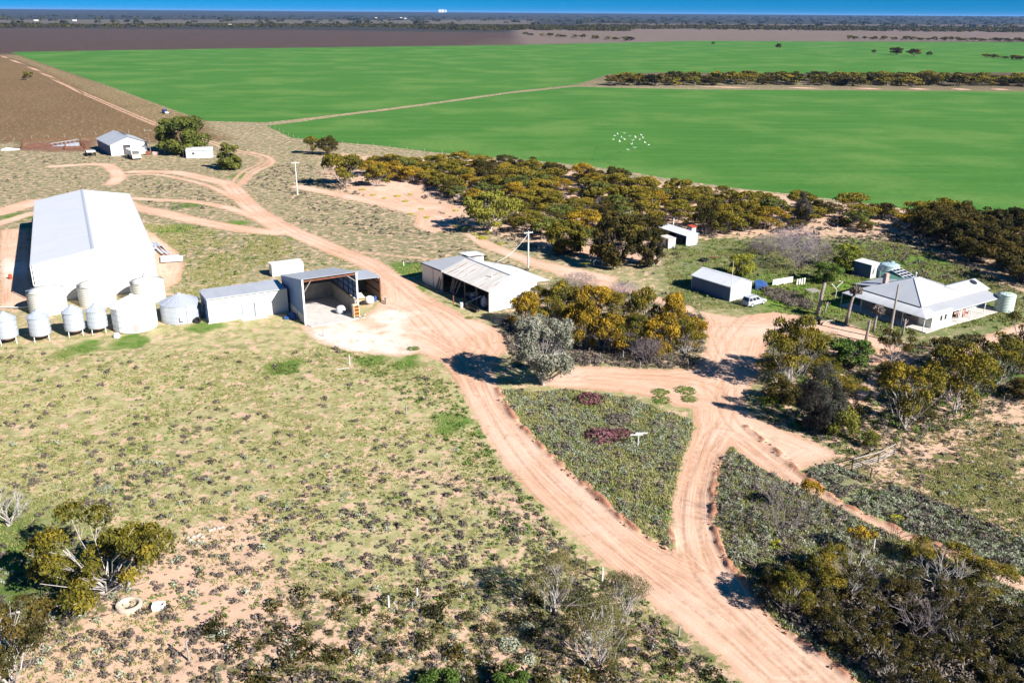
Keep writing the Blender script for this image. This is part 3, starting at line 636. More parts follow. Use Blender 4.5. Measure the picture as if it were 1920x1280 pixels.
MB().box(-.12, .16, -.18, .02, 0, TF + .02).build('post', 'white', T); MB().box(TW - .16, TW + .1, -.18, .02, 0, TF + .02).build('post', 'white', T)
MB().tube([(.2, -.05, 5.6), (1.4, -.05, 7.3)], .07).build('brace', 'grey_timber', T); MB().tube([(TW - .2, -.05, 6.2), (TW - 1.7, -.05, 7.35)], .07).build('brace', 'grey_timber', T)
MB().slab([(.2, TL - .4, .12), (.2, -.6, .12), (.5, -1.6, .12), (TW + .6, -1.5, .12), (TW + .2, -.5, .12), (TW - .25, TL - .4, .12)], .3).build('floor_slab', 'concrete', T)
# lean-to on its right
Q = thing('lean_to', 'low open lean-to on the right side of the tall open shed, machinery under it', 'shed', (-25.9, 137.8, 0), R(30.3))
bx, by = .03, 5.8
MB().slab([(bx, by - .3, 4.7), (bx + 6.5, by - .3, 4.5), (bx + 6.5, by + 7.0, 4.0), (bx, by + 7.0, 4.25)], .06).build('roof_sheet', 'zinc_roof_x', Q)
MB().box(bx + 6.3, bx + 6.36, by + .3, by + 6.9, -.1, 3.95).build('side_wall', 'rusty_side', Q)
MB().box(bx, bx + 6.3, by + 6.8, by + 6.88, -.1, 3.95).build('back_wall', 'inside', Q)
for k in (1.5, 3.1): MB().box(bx + 6.18, bx + 6.28, by + .3, by + 6.8, k, k + .12).build('wall_rail', 'dark_frame', Q)
MB().box(bx + 6.25, bx + 6.4, by - .05, by + .1, 0, 4.35).build('post', 'rust', Q)
MB().tube([(bx + 6.3, by + .1, 3.3), (bx + 6.3, by + 1.2, 4.2)], .06).build('brace', 'rust', Q)
mb = MB(); [mb.box(bx, bx + 6.2, by + k * 1.5, by + .1 + k * 1.5, 4.38 - k * .1, 4.46 - k * .1) for k in range(4)]; mb.build('rafter', 'timber', Q)

# things in and around the open sheds
def at_local(t, x, y):
    a = t.rotation_euler[2]; return (t.location[0] + x * math.cos(a) - y * math.sin(a), t.location[1] + x * math.sin(a) + y * math.cos(a))
p = at_local(T, 7.0, 2.6)
tag(MB().lathe([(.55, .12), (.85, .5), (.8, 1.0), (.55, 1.35), (.2, 1.45)], 14).build('bulk_bag', 'tarp_white', None, (*p, 0), smooth=True), 'grey bulk bag standing on the concrete inside the tall open shed', 'bag')
p = at_local(T, 8.45, -.9); k = thing('tool_cabinet', 'tall orange and white cabinet frame at the right post of the tall open shed', 'cabinet', (*p, 0), R(33.8))
MB().box(-.5, -.42, -.3, .5, .1, 2.4).box(.42, .5, -.3, .5, .1, 2.4).box(-.5, .5, .42, .5, .1, 2.4).box(-.42, .42, -.3, .42, 2.3, 2.4).build('case', 'yellow_white', k)
for z in (.7, 1.3, 1.9): MB().box(-.42, .42, -.32, .42, z - .25, z).build('drawer', 'orange_paint', k)
p = at_local(T, 9.5, -1.0); tag(MB().box(-.1, .1, -2.1, .1, 0, .12).build('timber_plank', 'white', None, (*p, .05), (R(-28), 0, R(25))), 'white plank leaning down beside the orange cabinet', 'plank')
p = at_local(Q, 2.2, 6.0); k = thing('grain_auger', 'orange machine with a white hood parked under the lean-to', 'machine', (*p, 0), R(20))
MB().box(-1.0, 1.0, -.5, .6, .5, 1.25).build('body', 'orange_paint', k)
MB().prism([(-1.1, -.55, 1.27), (1.1, -.55, 1.27), (.7, -.55, 1.9), (-.6, -.55, 1.95)], (0, 1.1, 0)).build('hood', 'white', k)
MB().box(-.9, .9, -.6, -.52, .7, .9).build('panel', 'yellow_white', k)
for sx in (-.7, .7): MB().lathe([(.1, -.1), (.42, -.1), (.42, .1), (.1, .1)], 20).build('wheel', 'tyre', k, (sx, -.65, .42), (R(90), 0, 0))
p = at_local(Q, 4.0, 5.2); tag(MB().lathe([(.4, .1), (.75, .3), (.82, .8), (.7, 1.2), (.3, 1.45), (.02, 1.5)], 20).build('spray_tank', 'white', None, (*p, 0), smooth=True), 'round white plastic tank on the ground under the lean-to', 'tank')
p = at_local(Q, 5.4, 6.2); tag(MB().lathe([(.29, 0), (.3, .45), (.31, .47), (.3, .5), (.29, .9), (.01, .88)], 18).build('oil_drum', 'blue_tarp', None, (*p, 0)), 'blue drum by the rusty end wall of the lean-to', 'drum')
p = at_local(Q, 6.6, 4.4); k = thing('motorbike', 'small dark motorbike standing outside the lean-to end wall', 'motorbike', (*p, 0), R(100))
for sx in (-.62, .62): MB().lathe([(.22, -.05), (.31, -.06), (.31, .06), (.22, .05), (.22, -.05)], 20).build('wheel', 'tyre', k, (sx, 0, .31), (R(90), 0, 0))
MB().tube([(-.6, 0, .35), (-.2, 0, .75), (.3, 0, .8), (.62, 0, .31)], .05).build('frame', 'dark_frame', k); MB().box(-.5, .1, -.12, .12, .78, .88).build('seat', 'tyre', k)
MB().tube([(.3, 0, .8), (.38, 0, 1.05)], .04).tube([(.38, -.33, 1.08), (.38, .33, 1.08)], .03).build('handlebar', 'trim', k)
p = at_local(T, -1.2, 4.2); tag(MB().slab([(-.9, -.6, .5), (.8, -.5, .3), (.9, .5, .75), (.1, .9, 1.0), (-.7, .7, .6)], .5).build('tarp_heap', 'blue_tarp', None, (*p, 0)), 'blue tarpaulin heap in the shade between the workshop and the tall shed', 'tarp')

# white freight container behind
K = thing('freight_container', 'white freight container on the grass behind the workshop', 'container', (-46.2, 160.0, 0), R(28.8))
MB().box(0, 6.06, 0, 2.44, .12, 2.35).build('body', sheet_metal('container_skin', (.74, .74, .73), 'X', vary=.03, pitch=.28, rust=.05), K)
mb = MB()
for a in (-.02, 5.96):
    for b in (-.02, 2.34): mb.box(a, a + .12, b, b + .12, .05, 2.42)
mb.box(.1, 5.96, -.02, .08, 2.32, 2.41).box(.1, 5.96, 2.38, 2.46, 2.32, 2.41).build('frame', 'white', K)
MB().box(.2, 5.86, .12, 2.32, 2.36, 2.40).build('roof', M['tarp_white'], K)
for b in (.1, 1.24): MB().box(6.06, 6.10, b, b + 1.1, .2, 2.3).build('door', 'shutter_grey', K)

# long rusty-roofed implement shed
J = thing('implement_shed', 'long rusty-roofed shed with an open dark front beside the dirt yard', 'shed', (-3.96, 140.16, 0), R(36.4))
JW, JL, JE, JR, XR, Y1, WA, JT = 10.25, 14.97, 3.87, 5.45, 5.2, 1.0, 14.4, 22.2
MB().slab([(-.35, -.3, JE - .08), (XR, Y1, JR), (XR, JL, JR), (-.35, JL, JE - .08)][::-1], .06).build('roof_sheet', 'rusty_roof', J)
MB().slab([(-.35, -.3, JE - .08), (JW + .2, -.3, JE - .05), (XR, Y1, JR)], .06).build('hip_roof_sheet', 'rusty_roof', J)
MB().slab([(XR, Y1, JR), (JW + .2, -.3, JE - .05), (JW + .2, JL, JE - .05), (XR, JL, JR)], .06).build('roof_sheet', 'white_roof', J)
MB().slab([(JW + .22, -.2, JE - .07), (WA, 1.5, 2.9), (WA, JL - 2, 2.9), (JW + .22, JL, JE - .07)], .05).build('awning_roof', 'white_roof', J)
MB().tube([(XR, Y1, JR + .05), (XR, JL, JR + .05)], .09).tube([(XR, Y1, JR + .04), (-.35, -.3, JE - .04)], .05).tube([(XR, Y1, JR + .04), (JW + .2, -.3, JE)], .05).build('ridge_cap', 'ridge_grey', J)
MB().box(0, JW, 0, .08, -.1, JE - .15).build('end_wall', 'cream_wall', J)
MB().box(JW - .08, JW, .08, JL, -.1, JE - .2).build('side_wall', 'zinc_shade_tint', J)
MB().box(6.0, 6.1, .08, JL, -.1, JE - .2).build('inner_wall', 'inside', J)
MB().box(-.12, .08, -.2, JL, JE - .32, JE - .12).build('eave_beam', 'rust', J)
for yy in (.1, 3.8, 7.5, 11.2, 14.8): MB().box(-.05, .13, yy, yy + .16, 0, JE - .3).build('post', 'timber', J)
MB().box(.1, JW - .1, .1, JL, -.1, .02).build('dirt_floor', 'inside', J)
for yy in (2, 8): MB().tube([(WA - .2, yy, 0), (WA - .2, yy, 2.9)], .06).build('awning_post', 'grey_timber', J)
for xx in (3.0, 5.0): MB().box(xx, xx + .25, -.02, .02, .3, 2.3).build('wall_strip', 'trim', J)
MB().tube([(3.2, 3.8, JE + .3), (3.2, 3.8, JR + .15)], .12).build('flue', 'trim', J)
Bk = J
MB().prism([(0, JL, -.1), (0, JT, -.1), (0, JT, 3.6), (0, JL, 3.75)], (.08, 0, 0)).build('annex_wall', 'cream_wall', Bk)
MB().box(.08, 9.4, JT - .08, JT, -.1, 3.55).build('annex_back_wall', 'zinc_wall', Bk); MB().box(9.4, 9.48, JL, JT, -.1, 3.6).build('annex_side_wall', 'zinc_shade_tint', Bk)
MB().slab([(-.2, JL + .02, 3.95), (9.6, JL + .02, 3.95), (9.6, JT + .2, 3.75), (-.2, JT + .2, 3.75)], .06).build('annex_roof', 'verandah_roof', Bk)
MB().box(-.26, -.2, JL, JT + .2, 3.62, 3.80).build('annex_fascia', 'dark_frame', Bk); MB().box(-.03, 0, JL + 3.2, JL + 3.3, 0, 3.6).build('annex_joint', 'dark_frame', Bk)
MB().box(9.0, 12.6, JT - 2.2, JT + .7, 0, 3.5).build('rear_annex_wall', 'cream_wall', Bk); MB().slab([(8.85, JT - 2.4, 4.15), (12.8, JT - 2.4, 3.9), (12.8, JT + .9, 3.9), (8.85, JT + .9, 4.15)], .06).build('rear_annex_roof', 'white_roof', Bk)
for i, (xx, yy, ln, r0) in enumerate([(-.45, 15.6, 2.3, 12), (-.5, 16.1, 2.5, 10), (-.45, 16.6, 2.1, 14), (.6, 12.6, 3.3, 18), (.7, 13.2, 3.4, 14), (.8, 13.7, 3.2, 12), (.6, 11.6, 3.6, 20)]):
    p = at_local(J, xx, yy)
    tag(MB().box(-.04, .04, -.11, .11, 0, ln).build('timber_plank', 'grey_timber' if i > 2 else 'timber', None, (*p, 0), (R(r0 * .6), R(r0), R(36))), ('dark plank leaning on the pale annex wall of the rusty-roofed shed' if i < 3 else 'grey plank leaning upright inside the open front of the rusty-roofed shed'), 'plank', 'planks leaning outside the annex wall' if i < 3 else 'planks leaning inside the implement shed')
p = at_local(J, 1.2, 3.2); k = tag(MB().lathe([(.45, 0), (.62, .3), (.60, .9), (.5, 1.4), (.25, 1.75), (.1, 2.0)], 12).build('bulk_bag', 'tarp_white', None, (*p, 0), smooth=True), 'white tied bulk bag inside the open front of the rusty-roofed shed', 'bag')
tag(MB().tube([at_local(J, -.9, 6.0) + (.1,), at_local(J, .3, 2.7) + (2.2,)], .05).build('metal_pole', 'trim'), 'long pale pole propped across the open front of the rusty-roofed shed', 'pole')
for i, (xx, yy, hh) in enumerate([(1.5, 6.2, .9), (2.3, 7.8, 1.1), (1.8, 9.3, .7)]):
    p = at_local(J, xx, yy); tag(MB().box(-.7, .7, -.5, .5, .45, hh).box(-.65, -.55, -.45, -.35, 0, .45).box(.55, .65, -.45, -.35, 0, .45).box(-.65, -.55, .35, .45, 0, .45).box(.55, .65, .35, .45, 0, .45).build('workbench', ['blue_tarp', 'shutter_grey', 'grey_timber'][i], None, (*p, 0), (0, 0, R(20 + 30 * i))), ['blue-topped', 'grey-topped', 'low timber'][i] + ' bench in the dark inside of the rusty-roofed shed', 'workbench')
p = at_local(J, -1.7, 2.6); k = thing('feed_trough', 'long black trough on short legs in front of the rusty-roofed shed', 'trough', (*p, 0), R(123))
MB().box(-1.9, 1.9, -.35, -.29, .35, .7).box(-1.9, 1.9, .29, .35, .35, .7).box(-1.9, 1.9, -.29, .29, .35, .42).box(-1.9, -1.84, -.29, .29, .42, .7).box(1.84, 1.9, -.29, .29, .42, .7).build('basin', 'dark_frame', k)
for sx in (-1.6, 0, 1.6):
    for sy in (-.3, .24): MB().box(sx, sx + .07, sy, sy + .07, 0, .35).build('leg', 'rust', k)
p = at_local(J, -2.4, 5.0); tag(MB().lathe([(.28, 0), (.3, .4), (.31, .42), (.3, .85), (.01, .83)], 18).build('oil_drum', 'tarp_white', None, (*p, 0)), 'pale drum at the far end of the black trough', 'drum')
p = at_local(J, -2.6, 7.2); tag(MB().box(-.1, .1, -.1, .1, 0, 1.5).box(-.12, .12, -.12, .12, 1.5, 1.56).build('fence_post', 'rust', None, (*p, 0)), 'short rusty post at the yard edge in front of the open shed', 'post')

# garage
Gg = gable_building('garage', 'narrow zinc garage with a white flat roof behind the parked silver car', 'garage', 38.83, 147.11, 37.14, 5.93, 9.07, 2.75, 3.75, 'zinc_wall', M['blue_shade_tint'], 'white_roof', over=.15)
MB().box(1.0, 2.9, -.06, -.01, .05, 2.4).build('door', 'trim', Gg); MB().box(2.96, 5.0, -.06, -.01, .05, 2.4).build('door', 'trim', Gg)
p = P(1368, 566); tag(MB().tube([(0, 0, 0), (0, 0, 4.5), (0, .02, height(1368, 566, 487))], [.06, .05, .03], 6).build('antenna_mast', 'pale_pole', None, tuple(p)), 'thin white mast standing at the front corner of the garage', 'mast')

# farmhouse
H = thing('farmhouse', 'single-storey farmhouse with a grey hipped iron roof and verandahs', 'house', (66.64, 131.7, 0), R(32.32))
VX, VY, hv, hi, ha, ins, mn, wx, hw, wr = 21.78, 16.09, 2.4, 3.05, 5.64, 2.75, 11.39, 19.33, 4.45, 4.99
x0 = ins; y0 = ins; yb = ins + mn; ax, ay = ins + mn / 2, ins + mn / 2; xb = ins + mn + 1.6; rx = ax + 1.6
e = .25; ze = hi + .12
# main hip
MB().slab([(x0 - e, y0 - e, ze), (ax, ay, ha), (x0 - e, yb + e, ze)], .05).build('roof_sheet', 'house_roof', H)
MB().slab([(x0 - e, y0 - e, ze), (xb + e, y0 - e, ze), (rx, ay, ha), (ax, ay, ha)], .05).build('roof_sheet', 'house_roof_front', H)
MB().slab([(xb + e, y0 - e, ze), (xb + e, yb + e, ze), (rx, ay, ha)], .05).build('roof_sheet', 'house_roof', H)
MB().slab([(x0 - e, yb + e, ze), (ax, ay, ha), (rx, ay, ha), (xb + e, yb + e, ze)], .05).build('roof_sheet', 'house_roof', H)
MB().tube([(x0 - e, y0 - e, ze + .03), (ax, ay, ha + .03), (rx, ay, ha + .03), (xb - 2.8, y0 + 2.8, 4.55)], .06).tube([(x0 - e, yb + e, ze + .03), (ax, ay, ha + .03)], .06).build('ridge_cap', 'ridge_grey', H)
# wing
yw = ins + wr / 2; X2 = ins + wx
MB().slab([(xb + e - .2, y0 - e + .004, ze + .004), (X2 + e, y0 - e + .004, ze + .004), (X2 - .3, yw, hw), (xb - 3, yw, hw)], .05).build('wing_roof_sheet', M['house_roof_front'], H)
MB().slab([(X2 + e, y0 - e, ze), (X2 + e, ins + wr + e, ze), (X2 - .3, yw, hw)], .05).build('wing_roof_sheet', 'house_roof', H)
MB().slab([(xb - 3, yw, hw), (X2 - .3, yw, hw), (X2 + e, ins + wr + e, ze), (xb - 3, ins + wr + e, ze)], .05).build('wing_roof_sheet', 'house_roof', H)
MB().lathe([(.62, 0), (.62, .06), (.5, .1), (.01, .1)], 24).build('roof_dish', 'glass', H, (X2 - 1.9, yw - .75, hw - .25), (R(24), 0, 0))
# walls
MB().box(x0, xb, y0, yb, -.05, hi + .05).build('wall', 'brick_wall', H); MB().box(xb, X2, y0, ins + wr, -.05, hi + .05).build('wall', 'white_brick', H)
# bullnose verandah along the left face (local y direction) and skillion along the right face
def bull(mb, pts_in, pts_out, n=5):
    for k in range(n):
        a, b = k / n, (k + 1) / n
        za = 1 - a ** 2.2; zb = 1 - b ** 2.2
        q = []
        for (pi, po, s, zz) in ((pts_in[0], pts_out[0], a, za), (pts_in[1], pts_out[1], a, za), (pts_in[1], pts_out[1], b, zb), (pts_in[0], pts_out[0], b, zb)):
            q.append((pi[0] + (po[0] - pi[0]) * s, pi[1] + (po[1] - pi[1]) * s, hv + (hi - .08 - hv) * zz))
        mb.slab(q[::-1], .04)
    return mb
bull(MB(), [(x0 + .1, y0 + .1), (x0 + .1, yb + .3)], [(0, 0), (0, VY)]).build('verandah_roof', 'verandah_side', H)
bull(MB(), [(xb * .0 + x0 + 1.4, y0 + .05), (x0 + .1, y0 + .1)], [(x0 + .2, 0), (0, 0)]).build('verandah_roof', 'verandah_side', H)
MB().slab([(x0 + .25, 0, hv + .02), (VX, 0, hv + .02), (VX - .3, y0 + .05, hi - .03), (x0 + 1.42, y0 + .05, hi - .03)], .05).build('verandah_roof', 'verandah_roof', H)
MB().box(-.08, 0, -.05, VY, hv - .12, hv - .02).box(0, VX, -.1, -.02, hv - .12, hv).build('gutter', 'trim', H)
for yy in (.05, 4.0, 8.0, 12.0, VY - .1): MB().box(.0, .1, yy, yy + .1, 0, hv - .05).build('verandah_post', 'white', H)
for xx in (9.5, 13.2, 17.2, 21.4): MB().box(xx, xx + .1, .05, .15, 0, hv - .05).build('verandah_post', 'white', H)
MB().box(2.6, 8.1, .35, y0 - .02, -.05, hv + .2).build('enclosed_room', 'white_brick', H)
for xx in (5.0, 6.2):
    w = MB().box(xx - .35, xx + .35, .30, .34, 1.0, 2.0).build('window', 'white', H); MB().box(xx - .28, xx + .28, .275, .297, 1.07, 1.93).build('pane', 'glass', w)
w = MB().box(2.56, 2.595, .9, 1.9, 1.0, 2.0).build('window', 'white', H)
MB().box(0, VX, -.5, ins, -.1, .10).box(-.3, ins - .05, ins, VY, -.1, .10).build('verandah_floor', 'concrete', H)
for yy in (4.6, 7.6, 11.2):
    w = MB().box(x0 - .06, x0 - .01, yy - .6, yy + .6, .9, 2.1).build('window', 'white', H); MB().box(x0 - .085, x0 - .062, yy - .52, yy + .52, .98, 2.02).build('pane', 'glass', w)
MB().box(x0 - .05, x0 - .01, 9.0, 9.9, .1, 2.15).build('door', 'timber', H)
MB().box(10.2, 11.2, y0 - .05, y0 - .01, .1, 2.15).build('door', 'red', H); MB().box(12.4, 14.0, y0 - .05, y0 - .01, 1.0, 2.1).build('window', 'glass', H)
# rear block with chimney
MB().box(5.5, 12.6, yb + .002, yb + 3.2, -.05, 2.7).build('rear_room', 'brick_wall', H); MB().slab([(5.2, yb + .3, 3.25), (12.9, yb + .3, 3.25), (12.9, yb + 3.6, 2.75), (5.2, yb + 3.6, 2.75)], .05).build('rear_roof_sheet', 'verandah_roof', H)
MB().box(-.45, .45, -.3, .3, 0, 2.3).box(-.52, .52, -.37, .37, 2.0, 2.12).box(-.38, .38, -.24, .24, 2.3, 2.45).build('chimney', 'brick_wall', H, (8.2, yb - .6, 2.9))
MB().tube([(0, 0, 0), (0, 0, .8)], .12).lathe([(.22, .8), (.22, .95), (.03, 1.05)], 14).build('roof_vent', 'trim', H, (rx - .3, ay + .6, ha - .2))
# verandah clutter
for i, (xx, cl, lab) in enumerate([(9.0, 'tyre', 'dark covered chair on the farmhouse verandah, next to the white room'), (10.6, 'rust', 'brown chair on the farmhouse verandah'), (14.0, 'red', 'red chair on the farmhouse verandah near its right end')]):
    p = at_local(H, xx, 1.3); k = thing('verandah_chair', lab, 'chair', (*p, .1), R(32 + 170 + 20 * i), 'chairs on the farmhouse verandah')
    MB().box(-.3, .3, -.28, .28, .42, .5).build('seat', cl, k); MB().box(-.3, .3, .24, .30, .5, 1.05).build('backrest', cl, k)
    for sx in (-.27, .22):
        for sy in (-.25, .2): MB().box(sx, sx + .05, sy, sy + .05, 0, .42).build('leg', 'trim', k)
for i, xx in enumerate((11.9, 12.9)):
    p = at_local(H, xx, 1.0); k = thing('leaning_panel', ('red' if i else 'pink') + ' slatted panel leaning under the verandah beside a white post', 'panel', (*p, .1), R(40 + 12 * i))
    MB().box(-.5, .5, -.03, .03, 0, 1.5).build('board', 'pink' if not i else 'red', k); MB().box(-.56, -.5, -.05, .05, 0, 1.7).box(.5, .56, -.05, .05, 0, 1.7).build('frame', 'white', k)
# green outbuilding with solar frame behind the house
sb = thing('green_shed', 'dark green shed behind the farmhouse roof', 'shed', (*at_local(H, 13.6, 14.3), 0), R(32.32))
MB().box(0, 5.6, 0, 4.2, -.05, 2.5).build('wall', 'green_paint', sb); MB().slab([(-.2, -.2, 2.6), (5.8, -.2, 2.6), (5.8, 4.4, 3.2), (-.2, 4.4, 3.2)], .06).build('roof_sheet', sheet_metal('green_roof', (.06, .16, .12), 'X', vary=.1), sb)
sf = thing('solar_frame', 'white frame of dark solar panels tilted on the dark green shed roof', 'solar panel', (*at_local(sb, 2.3, .4), 2.75), R(32.32))
mb = MB()
for a in (0, 1.0, 2.0, 2.94): mb.box(a, a + .07, 0, 3.4, 0, .08)
for b in (0, .83, 1.66, 2.5, 3.34): mb.box(0, 3.0, b, b + .07, .01, .09)
fr = mb.build('frame', 'white', sf, rot=(R(16), 0, 0))
for a in range(3):
    for b in range(4):
        if (a, b) not in ((0, 0), (2, 3)): MB().box(a + .1, a + .96, b * .83 + .1, b * .83 + .80, .02, .05).build('panel', 'solar', sf, rot=(R(16), 0, 0))
# small sheds and tanks near the house
hsd = thing('garden_shed', 'small upright zinc shed with a white roof left of the house tank', 'shed', (69.65, 161.91, 0), R(32.57))
MB().prism([(0, 0, -.05), (2.4, 0, -.05), (2.4, 0, 2.85), (0, 0, 2.7)], (0, .05, 0)).build('front_wall', 'zinc_wall', hsd)
MB().box(0, .05, .05, 3.95, -.05, 2.68).build('side_wall', 'blue_shade_tint', hsd); MB().box(2.35, 2.4, .05, 3.95, -.05, 2.8).build('side_wall', 'zinc_shade_tint', hsd); MB().box(.05, 2.35, 3.9, 3.95, -.05, 2.7).build('back_wall', 'zinc_wall', hsd)
MB().slab([(-.12, -.12, 2.78), (2.52, -.12, 2.93), (2.52, 4.07, 2.93), (-.12, 4.07, 2.78)], .05).build('roof_sheet', 'white_roof', hsd)
water_tank('pale green water tank between the garden shed and the chimney', 1662, 524, 2.05, 2.5, 'green_tank', None, 9, .35)
water_tank('tall pale green tank at the right end of the farmhouse verandah', 1880, 587, 1.55, 3.0, 'pale_tank', None, 11, .3, False)
p = P(1649, 524); sdh = thing('satellite_dish', 'white satellite dish behind the left end of the house roof', 'satellite dish', (p[0], p[1], 0), R(-60))
MB().tube([(0, 0, 0), (0, 0, 2.2)], .05).build('mast', 'trim', sdh); MB().lathe([(.01, -.12), (.3, -.08), (.55, .03), (.6, .1), (.54, .07), (.28, -.03), (.01, -.07)], 24).build('dish', 'white', sdh, (0, -.1, 2.3), (R(75), 0, 0), smooth=True)
ss = thing('open_garden_shed', 'white-roofed open-sided shed among the trees left of centre right', 'shed', (38.3, 186.2, 0), R(30.5))
ss['label'] = 'long white-roofed shed with an open dark side at the edge of the trees'
MB().box(0, 3.3, 0, .06, -.05, 2.3).build('end_wall', 'zinc_wall', ss); MB().box(3.24, 3.3, .06, 10.3, -.05, 2.4).build('side_wall', 'zinc_shade_tint', ss); MB().box(0, 3.24, 10.24, 10.3, -.05, 2.3).build('end_wall', 'zinc_wall', ss)
MB().slab([(-.25, -.2, 2.35), (3.5, -.2, 2.55), (3.5, 10.5, 2.55), (-.25, 10.5, 2.35)], .06).build('roof_sheet', 'white_roof', ss)
for yy in (3.2, 6.6): MB().box(0, .1, yy, yy + .1, 0, 2.35).build('post', 'timber', ss)
MB().box(.1, 3.2, .1, 10.2, 0, .02).build('dirt_floor', 'inside', ss)
ws = thing('toilet_shed', 'small white upright shed in front of the long open shed at the tree edge', 'shed', (33.96, 183.74, 0), R(26))
MB().box(0, 1.84, 0, 3.2, -.05, 2.15).build('wall', 'white_wall', ws); MB().slab([(-.12, -.12, 2.25), (1.96, -.12, 2.3), (1.96, 3.32, 2.3), (-.12, 3.32, 2.25)], .05).build('roof_sheet', 'rusty_roof', ws)
MB().box(-.03, -.005, .4, 1.1, .05, 1.9).build('door', 'timber', ws)
p = at_local(ss, 6.0, 5.0); bk = thing('brick_chimney', 'small red-topped brick stack behind the long white-roofed shed', 'chimney', (*p, 0), R(30))
MB().box(-.6, .6, -.6, .6, 0, 2.6).build('stack', 'white_brick', bk); MB().slab([(-.8, -.8, 2.75), (.8, -.8, 2.75), (.8, .8, 3.0), (-.8, .8, 3.0)], .12).build('cap', 'red', bk)
p = P(1262, 425); tag(MB().tube([(0, 0, 0), (.05, 0, height(1262, 425, 409))], [.14, .12], 8).build('white_post', 'white', None, tuple(p)), 'thick white post behind the long white-roofed shed', 'post')

# woolshed and hut at the far left
Wd = gable_building('woolshed', 'zinc gabled woolshed on stumps with a dark doorway behind the parked truck', 'shed', -140.94, 306.02, 36.33, 12.4, 19.9, 4.0, 6.3, 'zinc_wall', M['blue_shade_tint'], 'zinc_roof', over=.4, open_front=(4.2, 6.6, 3.4))
MB().box(4.1, 6.7, .5, .56, 0, 3.5).build('doorway_back', 'inside', Wd)
MB().slab([(6.6, 7.5, 6.42), (8.3, 7.5, 5.82), (8.3, 15.5, 5.82), (6.6, 15.5, 6.42)], .03).build('roof_light', 'glass', Wd)
hut = thing('hut', 'low white skillion hut with one window between the two round trees', 'hut', (-113.4, 302.4, 0), R(14))
MB().box(0, 8.7, 0, 4.6, -.05, 2.55).build('wall', 'zinc_wall', hut); MB().slab([(-.15, -.2, 2.68), (8.85, -.2, 2.68), (8.85, 4.8, 3.1), (-.15, 4.8, 3.1)], .05).build('roof_sheet', 'white_roof', hut)
MB().box(.05, 8.65, .2, 4.55, 2.5, 2.75).build('roof_frame', 'zinc_wall', hut)
w = MB().box(2.0, 2.9, -.05, -.005, 1.2, 2.0).build('window', 'trim', hut); MB().box(2.08, 2.82, -.07, -.052, 1.28, 1.92).build('pane', 'glass', w)
p = at_local(hut, -.9, .5); tag(MB().tube([(0, 0, 0), (0, 0, 4.4)], .08).build('vent_pipe', 'dark_frame', None, (*p, 0)), 'thin dark pipe at the left end of the white hut', 'pipe')

